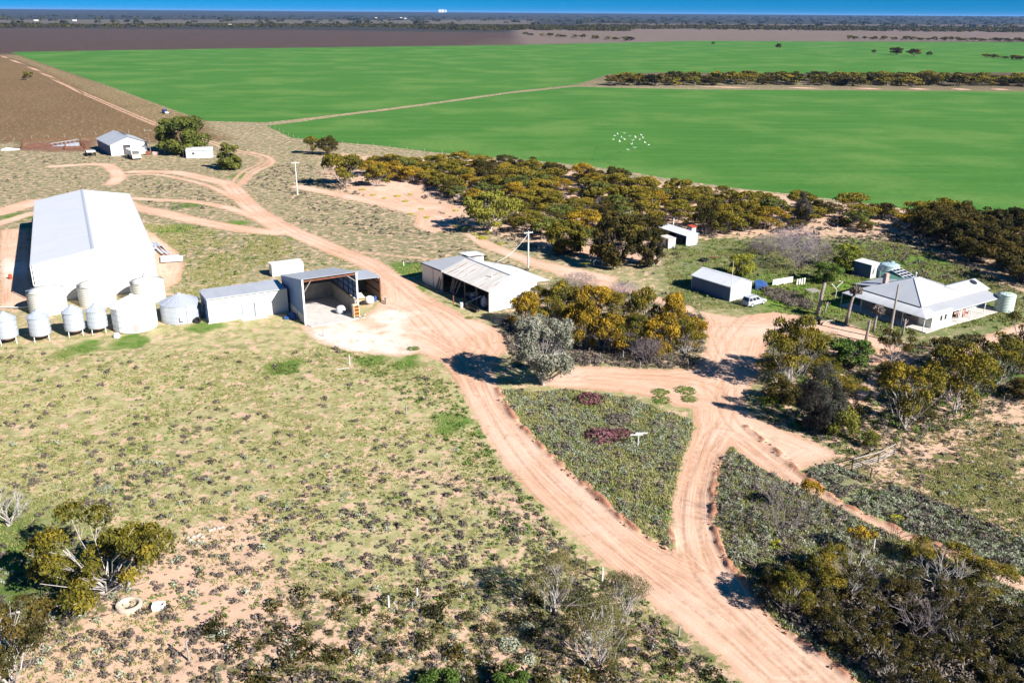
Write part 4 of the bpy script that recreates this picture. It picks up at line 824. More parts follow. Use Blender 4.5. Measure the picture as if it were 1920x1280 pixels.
# ------------------------------------------------------------------ vehicles
def suv(name, label, cat, x, y, rz, paint, L=4.75, W=1.85, Hh=1.75, wagon=True, roofm=None, trunkm=None):
    t = thing(name, label, cat, (x, y, 0), rz)
    # lofted body: stations along x (front = +x)
    st = [(-L / 2, .45, .80, .86), (-L / 2 + .08, .35, 1.0, .95), (-L * .25, .28, 1.02, 1), (0, .27, 1.02, 1), (L * .2, .27, 1.0, 1), (L * .36, .28, .93, .98), (L / 2 - .1, .34, .82, .90), (L / 2, .42, .68, .78)]
    V = []; Fs = []; n = 8
    for x_, zb, zt, w in st:
        h = W / 2 * w; V += [(x_, -h * .94, zb), (x_, -h, zb + .15), (x_, -h, zt - .15), (x_, -h * .9, zt), (x_, h * .9, zt), (x_, h, zt - .15), (x_, h, zb + .15), (x_, h * .94, zb)]
    for i in range(len(st) - 1): Fs += [(i * n + k, i * n + (k + 1) % n, (i + 1) * n + (k + 1) % n, (i + 1) * n + k) for k in range(n)]
    Fs += [tuple(range(n - 1, -1, -1)), tuple(range((len(st) - 1) * n, len(st) * n))]
    b = MB().add(V, Fs).build('body', paint, t, smooth=False)
    xr, xf = (-L * .48, L * .20) if wagon else (-L * .08, L * .20); xr2, xf2 = (xr + .22, L * .04) if wagon else (xr + .08, L * .06); w1, w2 = W * .44, W * .38; zb, zt = .98, Hh
    cab = [(xr, -w1, zb), (xf, -w1, zb), (xf, w1, zb), (xr, w1, zb), (xr2, -w2, zt - .05), (xf2, -w2, zt - .05), (xf2, w2, zt - .05), (xr2, w2, zt - .05)]
    MB().add(cab, [(0, 3, 2, 1), (4, 5, 6, 7), (0, 1, 5, 4), (1, 2, 6, 5), (2, 3, 7, 6), (3, 0, 4, 7)]).build('cabin', paint, t)
    MB().slab([(xr2 - .03, -w2 - .02, zt), (xf2 + .03, -w2 - .02, zt), (xf2 + .03, w2 + .02, zt), (xr2 - .03, w2 + .02, zt)], .05).build('roof', roofm or paint, t)
    def quad_on(a, b_, c, d, u0, u1, v0, v1, off, nm):
        a, b_, c, d = map(Vector, (a, b_, c, d)); nrm = (b_ - a).cross(d - a).normalized()
        f = lambda u, v: (a * (1 - u) + b_ * u) * (1 - v) + (d * (1 - u) + c * u) * v
        pts = [f(u0, v0), f(u1, v0), f(u1, v1), f(u0, v1)]
        MB().prism([tuple(p - nrm * .02) for p in pts], tuple(nrm * (.02 + off))).build(nm, 'glass', t)
    wins = ((.04, .30), (.35, .62), (.67, .93)) if wagon else ((.1, .85),)
    for u0, u1 in wins:
        quad_on(cab[0], cab[1], cab[5], cab[4], u0, u1, .12, .88, .015, 'window')
        quad_on(cab[2], cab[3], cab[7], cab[6], 1 - u1, 1 - u0, .12, .88, .015, 'window')
    quad_on(cab[1], cab[2], cab[6], cab[5], .06, .94, .1, .92, .015, 'windscreen'); quad_on(cab[3], cab[0], cab[4], cab[7], .08, .92, .15, .9, .015, 'rear_window')
    for sx in (-L * .3, L * .31):
        for sy in (-1, 1):
            wh = MB().lathe([(.2, -.11), (.34, -.12), (.37, -.08), (.37, .08), (.34, .12), (.2, .11)], 22).build('wheel', 'tyre', t, (sx, sy * (W / 2 - .1), .37), (R(90), 0, 0)); MB().lathe([(.05, -.125), (.22, -.125), (.22, .125), (.05, .125)], 16).build('rim', 'trim', wh)
    for sy in (-1, 1):
        MB().box(L / 2 - .08, L / 2 + .01, sy * .62 - .16, sy * .62 + .16, .58, .72).build('headlight', 'white', t)
        MB().box(-L / 2 - .01, -L / 2 + .06, sy * .74 - .09, sy * .74 + .09, .62, .92).build('tail_light', 'red', t)
    MB().box(-L / 2 - .05, -L / 2 + .05, -.8, .8, .36, .55).build('bumper', 'shutter_grey', t); MB().box(L / 2 - .1, L / 2 + .04, -.78, .78, .34, .52).build('bumper', 'shutter_grey', t)
    return t
pr, pf = P(1394, 579), P(1431, 573)
a_ = math.atan2(*(P(1433, 571) - P(1397, 580))[:2][::-1]); c = P(1410, 572)
SV = suv('parked_car', 'silver station-wagon four-wheel drive parked beside the garage', 'car', c[0] + .4, c[1] + .4, a_, 'silver_paint')
mb = MB(); [mb.box(-1.6, .0, s * .55, s * .55 + .04, 1.78, 1.83) for s in (-1, 1)]; mb.build('roof_rail', 'trim', SV)
c = P(310, 213); UT = suv('parked_car', 'small blue and white four-wheel drive alone on the far brown paddock', 'car', c[0], c[1], R(-50), 'blue_paint', 4.8, 1.9, 1.9, True)
MB().box(1.0, 2.1, -.75, .75, .99, 1.03).build('bonnet', 'white', UT); MB().box(2.3, 2.45, -.85, .85, .35, .85).build('bull_bar', 'white', UT)
# truck in front of the woolshed
c = P(252, 297); TR = thing('farm_truck', 'white tipper truck parked nose-on in front of the woolshed', 'truck', (c[0], c[1], 0), R(-55)); TR.scale = (1.25, 1.25, 1.25)
MB().box(-3.6, .9, -1.2, 1.2, 1.0, 1.15).box(-3.6, .9, -1.2, -1.13, 1.15, 2.4).box(-3.6, .9, 1.13, 1.2, 1.15, 2.4).box(.83, .9, -1.13, 1.13, 1.15, 2.6).box(-3.6, -3.53, -1.13, 1.13, 1.15, 2.4).build('tray', 'white', TR)
MB().box(-3.5, .8, -1.1, 1.1, 1.4, 2.2).build('load', 'tarp_white', TR)
MB().prism([(1.05, -1.1, .7), (3.2, -1.1, .7), (3.25, -1.1, 1.4), (2.6, -1.1, 1.5), (2.35, -1.1, 2.5), (1.1, -1.1, 2.5)], (0, 2.2, 0)).build('cab', 'yellow_white', TR)
MB().prism([(2.68, -.9, 1.55), (2.45, -.9, 2.35), (2.40, -.9, 2.35), (2.6, -.9, 1.5)], (0, 1.8, 0)).build('windscreen', 'glass', TR); MB().box(1.4, 2.2, -1.13, -1.08, 1.6, 2.3).box(1.4, 2.2, 1.08, 1.13, 1.6, 2.3).build('window', 'glass', TR)
MB().box(-3.4, 3.0, -.4, .4, .65, .95).build('chassis', 'dark_frame', TR); MB().box(3.2, 3.35, -1.1, 1.1, .45, .8).build('bumper', 'white', TR)
for sx in (-2.5, 2.3):
    for sy in (-1, 1): MB().lathe([(.15, -.16), (.48, -.16), (.48, .16), (.15, .16)], 20).build('wheel', 'tyre', TR, (sx, sy * .98, .48), (R(90), 0, 0))
# trailer left of the woolshed
c = P(171, 292); TL_ = thing('farm_trailer', 'grey flat trailer with black wheels at the left of the woolshed', 'trailer', (c[0], c[1], 0), R(120)); TL_.scale = (1.35, 1.35, 1.35)
MB().box(-1.2, 3.6, -1.0, 1.0, .95, 1.1).build('deck', 'grey_timber', TL_); MB().box(-1.2, -1.1, -1.1, 1.1, 1.1, 1.5).build('headboard', 'trim', TL_)
for sx in (-.6, 2.2):
    for sy in (-1, 1): MB().lathe([(.15, -.14), (.5, -.14), (.5, .14), (.15, .14)], 20).build('wheel', 'tyre', TL_, (sx, sy * .95, .5), (R(90), 0, 0))
MB().box(-3.2, -1.2, -.08, .08, .7, .85).build('drawbar', 'dark_frame', TL_)
# crates beside the truck
for i, (px, m_) in enumerate(((279, 'rust'), (292, 'pink'))):
    c = P(px, 291 - i); tag(MB().box(-.9, .9, -.6, .6, .1, 1.3 - i * .3).box(-.95, .95, -.65, -.6, 0, 1.35 - i * .3).box(-.95, .95, .6, .65, 0, 1.35 - i * .3).build('crate', m_, None, (c[0], c[1], 0), (0, 0, R(15))), ['rust-brown crate beside the power pole at the woolshed', 'pink-and-white low crate right of the power pole at the woolshed'][i], 'crate')

# sheep yards
def rail_fence(name, label, cat, pts, h, mat, step=2.4, rails=3, pr=.06, group=None, closed=False, wire=False, sub=True):
    """pts: ground points (n,2); posts every `step` m"""
    t = thing(name, label, cat, (pts[0][0], pts[0][1], 0), 0, group); o = np.array(pts[0]); pts = [np.array(p) - o for p in pts]
    if closed: pts.append(pts[0])
    rb = MB(); k = 0
    for a, b in zip(pts[:-1], pts[1:]):
        L = np.hypot(*(b - a)); n = max(1, int(round(L / step)))
        for i in range(n + 1):
            p = a + (b - a) * i / n
            if i == n and not (b is pts[-1]): continue
            hh = h * random.uniform(.95, 1.12)
            if k < 95: MB().tube([(0, 0, -.1), (random.uniform(-.04, .04), random.uniform(-.04, .04), hh)], pr, 6).build('post', mat, t, (p[0], p[1], 0)); k += 1
        for r in range(rails):
            z = h * (r + .75) / rails
            rb.tube([(a[0], a[1], z), (*((a + b) / 2), z - (.02 if wire else 0)), (b[0], b[1], z)], .007 if wire else .035, 4)
    rb.build('wire' if wire else 'rail', 'dark_bark' if wire else mat, t); return t
def GP(*pts): return [P(*p)[:2] for p in pts]
rail_fence('sheep_yard', 'rust-red railed sheep yard, the long one at the far left', 'yard', GP((42, 279), (45, 267), (128, 264), (102, 274), (55, 279)), 1.3, 'rust', 2.2, 5, .07, closed=True)
rail_fence('sheep_yard', 'small rust-red sheep pen just left of the trailer', 'yard', GP((122, 281), (124, 274), (153, 272), (162, 279)), 1.2, 'rust', 1.8, 5, .07, closed=True)
rail_fence('sheep_yard', 'rust-red pen rails touching the left side of the woolshed', 'yard', GP((153, 272), (153, 265), (182, 263)), 1.4, 'rust', 1.8, 5, .07)
c = P(122, 274); rp = thing('loading_ramp', 'grey loading ramp between the two rust-red sheep pens', 'ramp', (c[0], c[1], 0), R(10))
MB().prism([(-5, -.6, 0), (4, -.6, 1.2), (5, -.6, 1.2), (5, -.6, 0)], (0, 1.2, 0)).build('deck', 'shutter_grey', rp)
mb = MB(); [mb.box(-4 + k * 1.5, -3.9 + k * 1.5, s, s + .08, 0, 1.2 + k * .22) for k in range(6) for s in (-.75, .67)]; mb.build('post', 'shutter_grey', rp)
MB().tube([(-5, -.7, 1), (5, -.7, 2.4)], .05, 4).tube([(-5, .7, 1), (5, .7, 2.4)], .05, 4).build('rail', 'trim', rp)
tag(MB().slab([(0, 0, .5), (4, .4, .45), (5.5, 2.5, .3), (1, 2.2, .9)], .45).build('sheet_iron_heap', 'tarp_white', None, tuple(P(2, 283)), (0, 0, R(8))), 'pale heap of sheet iron at the left edge of the photo by the sheep yard', 'scrap')
rail_fence('paddock_fence', 'thin post-and-wire fence behind the sheep yards', 'fence', GP((-40, 268), (60, 261), (180, 254), (300, 245), (360, 243)), 1.2, 'grey_timber', 6, 3, .09, wire=True)

# scrap sheet iron right of the big shed
for i, (px, py, w, l, rz, m_, lab) in enumerate([(302, 462, .9, 6.5, 118, 'shutter_grey', 'long grey sheets dropped in a loose stack beside the big shed, upper heap'), (312, 470, .5, 7.5, 125, 'rust', 'rusty steel lengths between the two heaps beside the big shed'), (322, 492, 4.4, 3.6, 18, 'tarp_white', 'square stack of pale roofing sheets on the dirt beside the big shed')]):
    c = P(px, py); k = thing('scrap_stack', lab, 'scrap', (c[0], c[1], 0), R(rz))
    for j in range(5):
        MB().box(-l / 2, l / 2, 0, w / (1 if w > 3 else 1), .06 + j * .08, .10 + j * .08).build('sheet', m_ if j % 2 or w > 3 else 'trim', k, (random.uniform(-.4, .4), random.uniform(-.3, .3) + (j * .35 if w < 3 else 0), 0), (0, 0, R(random.uniform(-7, 7))))

# ------------------------------------------------------------------ poles
def power_pole(label, px, py, pt, mat='pole_wood', arm=1.0, rad=.13, az=0.0, name='power_pole', lean=0.0):
    c = P(px, py); h = height(px, py, pt); t = thing(name, label, 'pole', tuple(c), az)
    MB().tube([(0, 0, -.1), (0, 0, h * .5), (lean, 0, h)], [rad * 1.25, rad * 1.05, rad * .8], 10).build('pole_shaft', mat, t)
    if arm:
        MB().box(-arm, arm, -.06, .06, h - .45, h - .31).build('crossarm', mat, t)
        for s in (-.85, -.4, .4, .85): MB().lathe([(.05, 0), (.08, .05), (.05, .1), (.02, .2)], 8).build('insulator', 'white', t, (s * arm, 0, h - .31))
    return t, h
power_pole('tall pale power pole with a crossarm on the scrub left of the tree belt', 558, 365, 303, 'pale_pole', 1.15, .15, R(15))
p2, h2 = power_pole('pale power pole with a crossarm behind the rusty-roofed shed', 990, 505, 433, 'pale_pole', .95, .16, R(25))
power_pole('dark power pole beside the woolshed truck', 284, 296, 243, 'timber', 1.3, .13, R(10))
power_pole('tall bare grey pole in front of the farmhouse', 1667, 638, 533, 'pole_wood', 0, .17, 0, 'bare_pole')
a = np.array([p2.location[0], p2.location[1], h2 - .5]); b = np.array([*at_local(J, 9.5, 11.0), 4.9])
tag(MB().tube([(*(a * (1 - i / 12) + b * i / 12)[:2], (a * (1 - i / 12) + b * i / 12)[2] - .8 * math.sin(math.pi * i / 12)) for i in range(13)], .035, 5).build('service_cable', 'white'), 'white cable sagging from the power pole to the rusty-roofed shed', 'cable')

# stumps and dead trunks in the garden
def dead_trunk(label, px, py, pt, rad, lean=(0, 0), knob=0, fork=False):
    c = P(px, py); h = height(px, py, pt); t = thing('dead_trunk', label, 'dead tree', tuple(c))
    MB().tube([(0, 0, -.1), (lean[0] * .3, lean[1] * .3, h * .35), (lean[0] * .5, lean[1] * .5, h * .7), (lean[0], lean[1], h)], [rad * 1.3, rad, rad * .85, rad * .75], 9).build('trunk', 'skin_rough', t, smooth=True)
    if fork: MB().tube([(lean[0] * .5, 0, h * .6), (lean[0] + .5, .1, h * .95)], [rad * .6, rad * .3], 6).tube([(lean[0] * .5, 0, h * .7), (lean[0] - .4, .1, h * 1.05)], [rad * .5, rad * .2], 6).build('branch', 'skin_rough', t)
    if knob:
        q = leaf_blob(300, knob, knob * .8, .5, .3, seed=px); link('dead_fronds', raw_mesh('dead_fronds', q[0] + [lean[0], lean[1], h], q[1], q[2]), 'dry_bush', t)
    return t
# ------------------------------------------------------------------ plants
def leaf_quads(C, Nrm, size, aspect=.45, jitter=.8, rg=None):
    rg = rg or rng; n = len(C); N = Nrm + rg.normal(0, jitter, (n, 3)); N /= np.linalg.norm(N, axis=1)[:, None] + 1e-9
    T = np.cross(N, rg.normal(0, 1, (n, 3))); T /= np.linalg.norm(T, axis=1)[:, None] + 1e-9; B = np.cross(N, T)
    s = (np.asarray(size) * rg.uniform(.6, 1.35, n))[:, None]
    V = np.stack([C - T * s, C - B * s * aspect, C + T * s, C + B * s * aspect], 1).reshape(-1, 3)
    return V, np.arange(4 * n).reshape(n, 4)
def leaf_blob(n, rx, rz, size, up=.3, seed=0, aspect=.45):
    rg = np.random.default_rng(int(seed) + 5); d = rg.normal(0, 1, (n, 3)); d /= np.linalg.norm(d, axis=1)[:, None]
    d[:, 2] = np.where(d[:, 2] < -up, -d[:, 2], d[:, 2]); r = rg.uniform(.45, 1.02, n) ** .6
    C = d * r[:, None] * [rx, rx, rz]; V, F_ = leaf_quads(C, d, size * rx, aspect, rg=rg)
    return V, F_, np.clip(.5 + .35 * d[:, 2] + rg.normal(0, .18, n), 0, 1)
def tree_meshes(seed, H, W, stems=5, nclump=16, cr=.2, leaves=160, leaf=.22, flat=.62, low=.45, shape='umbrella', trunk_r=.12, droop=0.0, bare=4, crown_low=.0, aspect=.45):
    """multi-stemmed tree: curved limbs carrying separate leaf clumps with gaps between"""
    rg = np.random.default_rng(seed); tb_ = MB(); cl = []
    for k in range(nclump):
        a = 2.399 * k + rg.uniform(-.5, .5); q = math.sqrt((k + .6) / nclump)
        if shape == 'umbrella':
            r = q * (W / 2) * (1 - cr * .8) * rg.uniform(.85, 1.05); z = H * (1 - .36 * (2 * r / W) ** 2 - (rg.uniform(.25, .5) if k % 4 == 3 else rg.uniform(0, .2))) - cr * W * flat * .6
        elif shape == 'round':
            z = H * (crown_low + (1 - crown_low) * rg.uniform(.08, .86)); u = (z / H - crown_low) / (1 - crown_low); r = (W / 2) * (1 - cr) * math.sqrt(max(0.06, 1 - (2 * u - .9) ** 2)) * rg.uniform(.55, 1)
        else:  # open
            z = H * rg.uniform(low, .92); r = (W / 2) * (1 - cr) * rg.uniform(.35, 1)
        cl.append((r * math.cos(a), r * math.sin(a), z, cr * W * rg.uniform(.7, 1.25)))
    roots = [(rg.normal(0, .25), rg.normal(0, .25), 0) for _ in range(stems)]
    for i, (x, y, z, c) in enumerate(cl):
        b = roots[i % stems]; m1 = (b[0] + x * .30 + rg.normal(0, .3), b[1] + y * .30 + rg.normal(0, .3), z * .33); m2 = (b[0] + x * .66 + rg.normal(0, .25), b[1] + y * .66 + rg.normal(0, .25), z * .68)
        r0 = trunk_r * (1 if i < stems else .55)
        if i < stems: tb_.tube([(b[0], b[1], -.15), m1, m2, (x, y, z)], [r0, r0 * .75, r0 * .45, .03], 6, False)
        else: tb_.tube([m1, m2, (x, y, z)], [r0 * .8, r0 * .5, .03], 5, False)
        for _ in range(2):
            dx, dy, dz = rg.normal(0, c * .7, 3); tb_.tube([m2, (x + dx, y + dy, z + abs(dz) * .3)], [r0 * .3, .02], 4, False)
    for _ in range(bare):
        a = rg.uniform(0, 6.28); r = W * rg.uniform(.25, .5); z = H * rg.uniform(.35, .8); b = roots[0]
        tb_.tube([(b[0], b[1], .2), (math.cos(a) * r * .5, math.sin(a) * r * .5, z * .5), (math.cos(a) * r, math.sin(a) * r, z)], [trunk_r * .6, trunk_r * .35, .02], 4, False)
    Vs, Fs, Ls, nb = [], [], [], 0
    for i, (x, y, z, c) in enumerate(cl):
        n = int(leaves * (c / (cr * W)) ** 2); d = rg.normal(0, 1, (n, 3)); d /= np.linalg.norm(d, axis=1)[:, None]; flip = (d[:, 2] < -.15) & (rg.uniform(size=n) < .75); d[flip, 2] *= -1
        lump = 1 + .22 * np.sin(d[:, 0] * 5 + i) * np.cos(d[:, 1] * 6 + i * 2); rr_ = rg.uniform(.35, 1.05, n) ** .5 * lump
        C = d * rr_[:, None] * [c, c, c * flat]; C[:, 2] -= droop * (C[:, 0] ** 2 + C[:, 1] ** 2) / c; C += [x, y, z]
        hue = rg.normal(0, .16); V, Fq = leaf_quads(C, d * [1, 1, 1.2], leaf, aspect, .75, rg)
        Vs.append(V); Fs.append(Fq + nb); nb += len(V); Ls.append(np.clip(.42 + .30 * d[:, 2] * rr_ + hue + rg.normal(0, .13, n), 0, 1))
    return tb_.mesh('trunk'), (np.vstack(Vs), np.vstack(Fs), np.concatenate(Ls))
PROTO = {}
def proto(key, leafmat, bark, **kw):
    tr, (V, Fq, lc) = tree_meshes(**kw); cr = raw_mesh('crown', V, Fq, lc); cr.materials.append(M[leafmat]); tr.materials.append(M[bark])
    PROTO[key] = (tr, cr, kw['H'], kw['W'])
for i in range(7): proto(f'mallee{i}', 'mallee', 'bark', seed=10 + i, H=5.2, W=7.5, stems=4, trunk_r=.09, nclump=[17, 21, 14, 24, 18, 15, 20][i], cr=[.15, .14, .18, .13, .16, .17, .14][i], leaves=170, leaf=.24, flat=.55)
for i in range(3): proto(f'gold{i}', 'mallee_gold', 'bark', seed=30 + i, H=5.2, W=7.2, stems=4, trunk_r=.08, nclump=22, cr=.16, leaves=210, leaf=.19, flat=.6)
for i in range(3): proto(f'dark{i}', 'mallee_dark', 'dark_bark', seed=40 + i, H=5.6, W=8, stems=5, nclump=20, cr=.16, leaves=220, leaf=.22, flat=.6, low=.25, shape='open')
for i in range(3): proto(f'near{i}', 'mallee', 'pale_bark', seed=50 + i, H=6, W=7.5, stems=4, nclump=26, cr=[.12, .14, .125][i], leaves=270, leaf=.14, flat=.7, bare=4, trunk_r=.085)
for i in range(3): proto(f'neardark{i}', 'mallee_dark', 'pale_bark', seed=60 + i, H=5.5, W=7.5, stems=5, nclump=20, cr=.12, leaves=260, leaf=.13, flat=.65, low=.3, shape='open', bare=6, trunk_r=.07)
for i in range(3): proto(f'sparse{i}', 'wispy', 'pale_bark', seed=70 + i, H=6, W=6, stems=3, nclump=30, cr=.13, leaves=230, leaf=.07, flat=.8, bare=3, trunk_r=.085)
proto('dense0', 'olive_green', 'dark_bark', seed=80, H=9, W=10.5, stems=5, nclump=46, cr=.14, leaves=300, leaf=.32, flat=.85, shape='round', trunk_r=.22, bare=0)
proto('darkround0', 'mallee_dark', 'dark_bark', seed=92, H=8, W=9, stems=5, nclump=52, cr=.10, leaves=190, leaf=.25, flat=.8, shape='round', trunk_r=.12, bare=0)
proto('darkround1', 'mallee', 'dark_bark', seed=93, H=8, W=9, stems=5, nclump=40, cr=.13, leaves=260, leaf=.26, flat=.8, shape='round', trunk_r=.12, bare=0)
proto('dense1', 'olive_green', 'dark_bark', seed=81, H=8, W=8, stems=4, nclump=30, cr=.15, leaves=300, leaf=.28, flat=.85, shape='round', trunk_r=.2, bare=0)
proto('greyg', 'grey_gum', 'pale_bark', seed=82, H=9.5, W=9.5, stems=3, nclump=60, cr=.105, leaves=300, leaf=.17, flat=.9, shape='round', crown_low=.18, trunk_r=.17, bare=0)
proto('sheoak', 'sheoak', 'dark_bark', seed=83, H=8, W=7, stems=3, nclump=34, cr=.13, leaves=420, leaf=.2, flat=1.1, shape='round', trunk_r=.16, droop=.2, bare=0, aspect=.2)
proto('citrus', 'citrus', 'dark_bark', seed=84, H=4.2, W=4.4, stems=3, nclump=26, cr=.16, leaves=190, leaf=.14, flat=.9, shape='round', trunk_r=.1, bare=0)
proto('green0', 'green', 'dark_bark', seed=85, H=5, W=6, stems=4, nclump=26, cr=.15, leaves=230, leaf=.18, flat=.85, shape='round', trunk_r=.12, bare=0)
proto('bushy', 'yellow_green', 'dark_bark', seed=86, H=3, W=4, stems=4, nclump=18, cr=.2, leaves=200, leaf=.12, flat=.9, shape='round', trunk_r=.06, bare=0)
proto('yg0', 'yellow_green', 'pale_bark', seed=87, H=6, W=12, stems=6, nclump=30, cr=.12, leaves=240, leaf=.24, flat=.5, trunk_r=.16, bare=4)
proto('ragged', 'mallee', 'pale_bark', seed=94, H=4.4, W=9.5, stems=6, nclump=24, cr=.10, leaves=420, leaf=.13, flat=.62, low=.3, shape='open', trunk_r=.09, bare=12)
proto('goldt', 'mallee_gold', 'dark_bark', seed=88, H=3, W=3.5, stems=3, nclump=4, cr=.2, leaves=260, leaf=.12, flat=.7, low=.7, shape='open', trunk_r=.05, bare=3)
FAR = {}
for i in range(4):     # small in the picture: lighter meshes of the same build
    tr, (V, Fq, lc) = tree_meshes(seed=90 + i, H=5, W=7, stems=4, nclump=10, cr=.19, leaves=60, leaf=.5, flat=.6, bare=0)
    cr = raw_mesh('crown', V, Fq, lc); cr.materials.append(M['mallee_dark' if i % 2 else 'mallee']); tr.materials.append(M['bark']); PROTO[f'far{i}'] = (tr, cr, 5, 7)
for i in range(2): proto(f'omal{i}', 'olive_green', 'pale_bark', seed=110 + i, H=5.2, W=7.2, stems=3, trunk_r=.09, nclump=14 + 5 * i, cr=.15, leaves=150, leaf=.24, flat=.62)
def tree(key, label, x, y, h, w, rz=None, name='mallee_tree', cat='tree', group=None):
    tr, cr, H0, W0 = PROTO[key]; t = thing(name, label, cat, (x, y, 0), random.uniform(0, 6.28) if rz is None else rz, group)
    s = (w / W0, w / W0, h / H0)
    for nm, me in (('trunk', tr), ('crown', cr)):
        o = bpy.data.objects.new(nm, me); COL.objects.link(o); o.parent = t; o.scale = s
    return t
def ptree(key, label, bx, by, wpx, ytop, name='mallee_tree', cat='tree', group=None, rz=None):
    c = P(bx, by); return tree(key, label, c[0], c[1], max(.8, height(bx, by, ytop)), wpx * mpp(bx, by), rz, name, cat, group)

# single trees one can point at: proto, label, foot x, foot y, crown width, top y (photo pixels)
for key, lab, bx, by, w, yt, nm in [
 ('greyg', 'silver-grey leaved gum standing alone at the corner of the dirt road in the centre', 1018, 722, 128, 590, 'gum_tree'),
 ('dense0', 'largest dense round olive-green tree behind the low white hut', 345, 288, 92, 216, 'pepper_tree'),
 ('dense1', 'smaller round olive-green tree right of the white hut', 434, 318, 50, 266, 'pepper_tree'),
 ('mallee1', 'rusty-topped mallee beside the field corner, left of a pair', 585, 289, 36, 254, 'mallee_tree'),
 ('dark1', 'dark mallee beside the field corner, right of a pair', 617, 291, 38, 255, 'mallee_tree'),
 ('mallee0', 'golden spreading mallee at the left end of the tree belt with a pale trunk', 645, 350, 84, 284, 'mallee_tree'),
 ('yg0', 'wide yellow-green umbrella tree with pale limbs above the rusty-roofed shed', 918, 432, 116, 358, 'umbrella_tree'),
 ('mallee3', 'small spreading mallee just right of the golden one at the belt end', 707, 350, 46, 306, 'mallee_tree'),
 ('darkround0', 'big dark gum crown towering left of the small white sheds', 1150, 500, 92, 396, 'gum_tree'),
 ('darkround0', 'big dark gum touching the white open shed on its left', 1212, 500, 62, 424, 'gum_tree'),
 ('darkround1', 'dark golden gum left of the two big dark gums', 1060, 474, 80, 408, 'gum_tree'),
 ('dark2', 'dark flat-topped tree with bare pale limbs right of the white open shed', 1322, 443, 48, 374, 'mallee_tree'),
 ('sheoak', 'narrow grey-green tree standing taller in the belt behind the garden', 1505, 420, 34, 355, 'gum_tree'),
 ('citrus', 'round bright yellow-green citrus tree behind the garage', 1388, 517, 50, 473, 'citrus_tree'),
 ('citrus', 'dark and yellow-green bushy tree left of the garden shed', 1588, 507, 52, 456, 'citrus_tree'),
 ('green0', 'dark green shrub tree in the garden between garage and house', 1549, 530, 56, 490, 'garden_tree'),
 ('near0', 'tall open mallee with bare lower limbs right of the dirt yard', 1480, 725, 112, 590, 'mallee_tree'),
 ('near1', 'olive mallee leaning right behind the tall open mallee', 1502, 700, 75, 612, 'mallee_tree'),
 ('sheoak', 'dense dark grey she-oak right beside the road junction', 1541, 806, 92, 678, 'she_oak'),
 ('bushy', 'round yellow-green bush at the foot of the dark she-oak', 1579, 820, 64, 768, 'bush'),
 ('bushy', 'small yellow-green bush below the pale forked trunks', 1631, 838, 36, 808, 'bush'),
 ('near2', 'golden mallee with pale forked trunks right of the she-oak', 1694, 806, 118, 672, 'mallee_tree'),
 ('near1', 'broad mallee with one pale leaning trunk near the wire fence', 1790, 776, 130, 640, 'mallee_tree'),
 ('near0', 'mallee with long bare limbs at the right edge above the fence', 1868, 720, 110, 628, 'mallee_tree'),
 ('green0', 'fresh green leafy tree in front of the farmhouse pole', 1592, 690, 84, 634, 'garden_tree'),
 ('near2', 'small golden mallee behind the green leafy tree', 1536, 668, 44, 622, 'mallee_tree'),
 ('neardark2', 'dark mallee close in front of the farmhouse front wall', 1672, 682, 74, 614, 'mallee_tree'),
 ('neardark0', 'dark mallee in front of the white verandah room', 1770, 690, 100, 618, 'mallee_tree'),
 ('neardark1', 'dark mallee cut by the right edge beside the green tank', 1915, 700, 90, 600, 'mallee_tree'),
 ('ragged', 'olive-gold spreading tree with bare dead limbs at the bottom left', 205, 1110, 250, 984, 'mallee_tree'),
 ('neardark1', 'dark tree filling the bottom left corner', 20, 1290, 190, 1160, 'mallee_tree'),
 ('sparse0', 'thin wispy tree with a white forked trunk left of the main road', 1040, 1148, 118, 1040, 'wispy_tree'),
 ('sparse1', 'thin wispy tree nearest the main road edge at the bottom', 1172, 1172, 92, 1068, 'wispy_tree'),
 ('sparse2', 'thin wispy tree with a tall white trunk at the bottom centre', 1120, 1240, 132, 1128, 'wispy_tree'),
 ('green0', 'green bush cut by the bottom edge in the centre', 962, 1300, 70, 1256, 'bush'),
 ('green0', 'dark green bush cut by the bottom edge left of centre', 830, 1315, 100, 1272, 'bush'),
 ('goldt', 'small golden tuft tree beside the bare shrub on the road island', 1515, 966, 50, 896, 'mallee_tree'),
 ('goldt', 'small golden mallee at the lower edge of the road island', 1608, 1035, 62, 986, 'mallee_tree'),
 ('far0', 'lone dark tree beside the far left track', 53, 150, 20, 134, 'far_tree'),
 ('far1', 'lone tree standing in the far green field, left one', 1459, 93, 12, 82, 'far_tree'),
 ('far1', 'tiny lone tree at the near end of the far field fence, left of all', 1337, 85, 7, 79, 'far_tree'),
 ('far3', 'tree group left half beside the far field fence', 1681, 104, 28, 88, 'far_tree'),
 ('far1', 'rounder dark tree beside the far field fence', 1713, 106, 28, 92, 'far_tree'),
 ('far3', 'small single tree right of the round dark one in the far field', 1742, 105, 11, 96, 'far_tree'),
 ('far3', 'small single tree left of the tree group in the far field', 1638, 100, 9, 93, 'far_tree'),
]: ptree(key, lab, bx, by, w, yt, nm)
near_used = [P(1018, 722)[:2]]

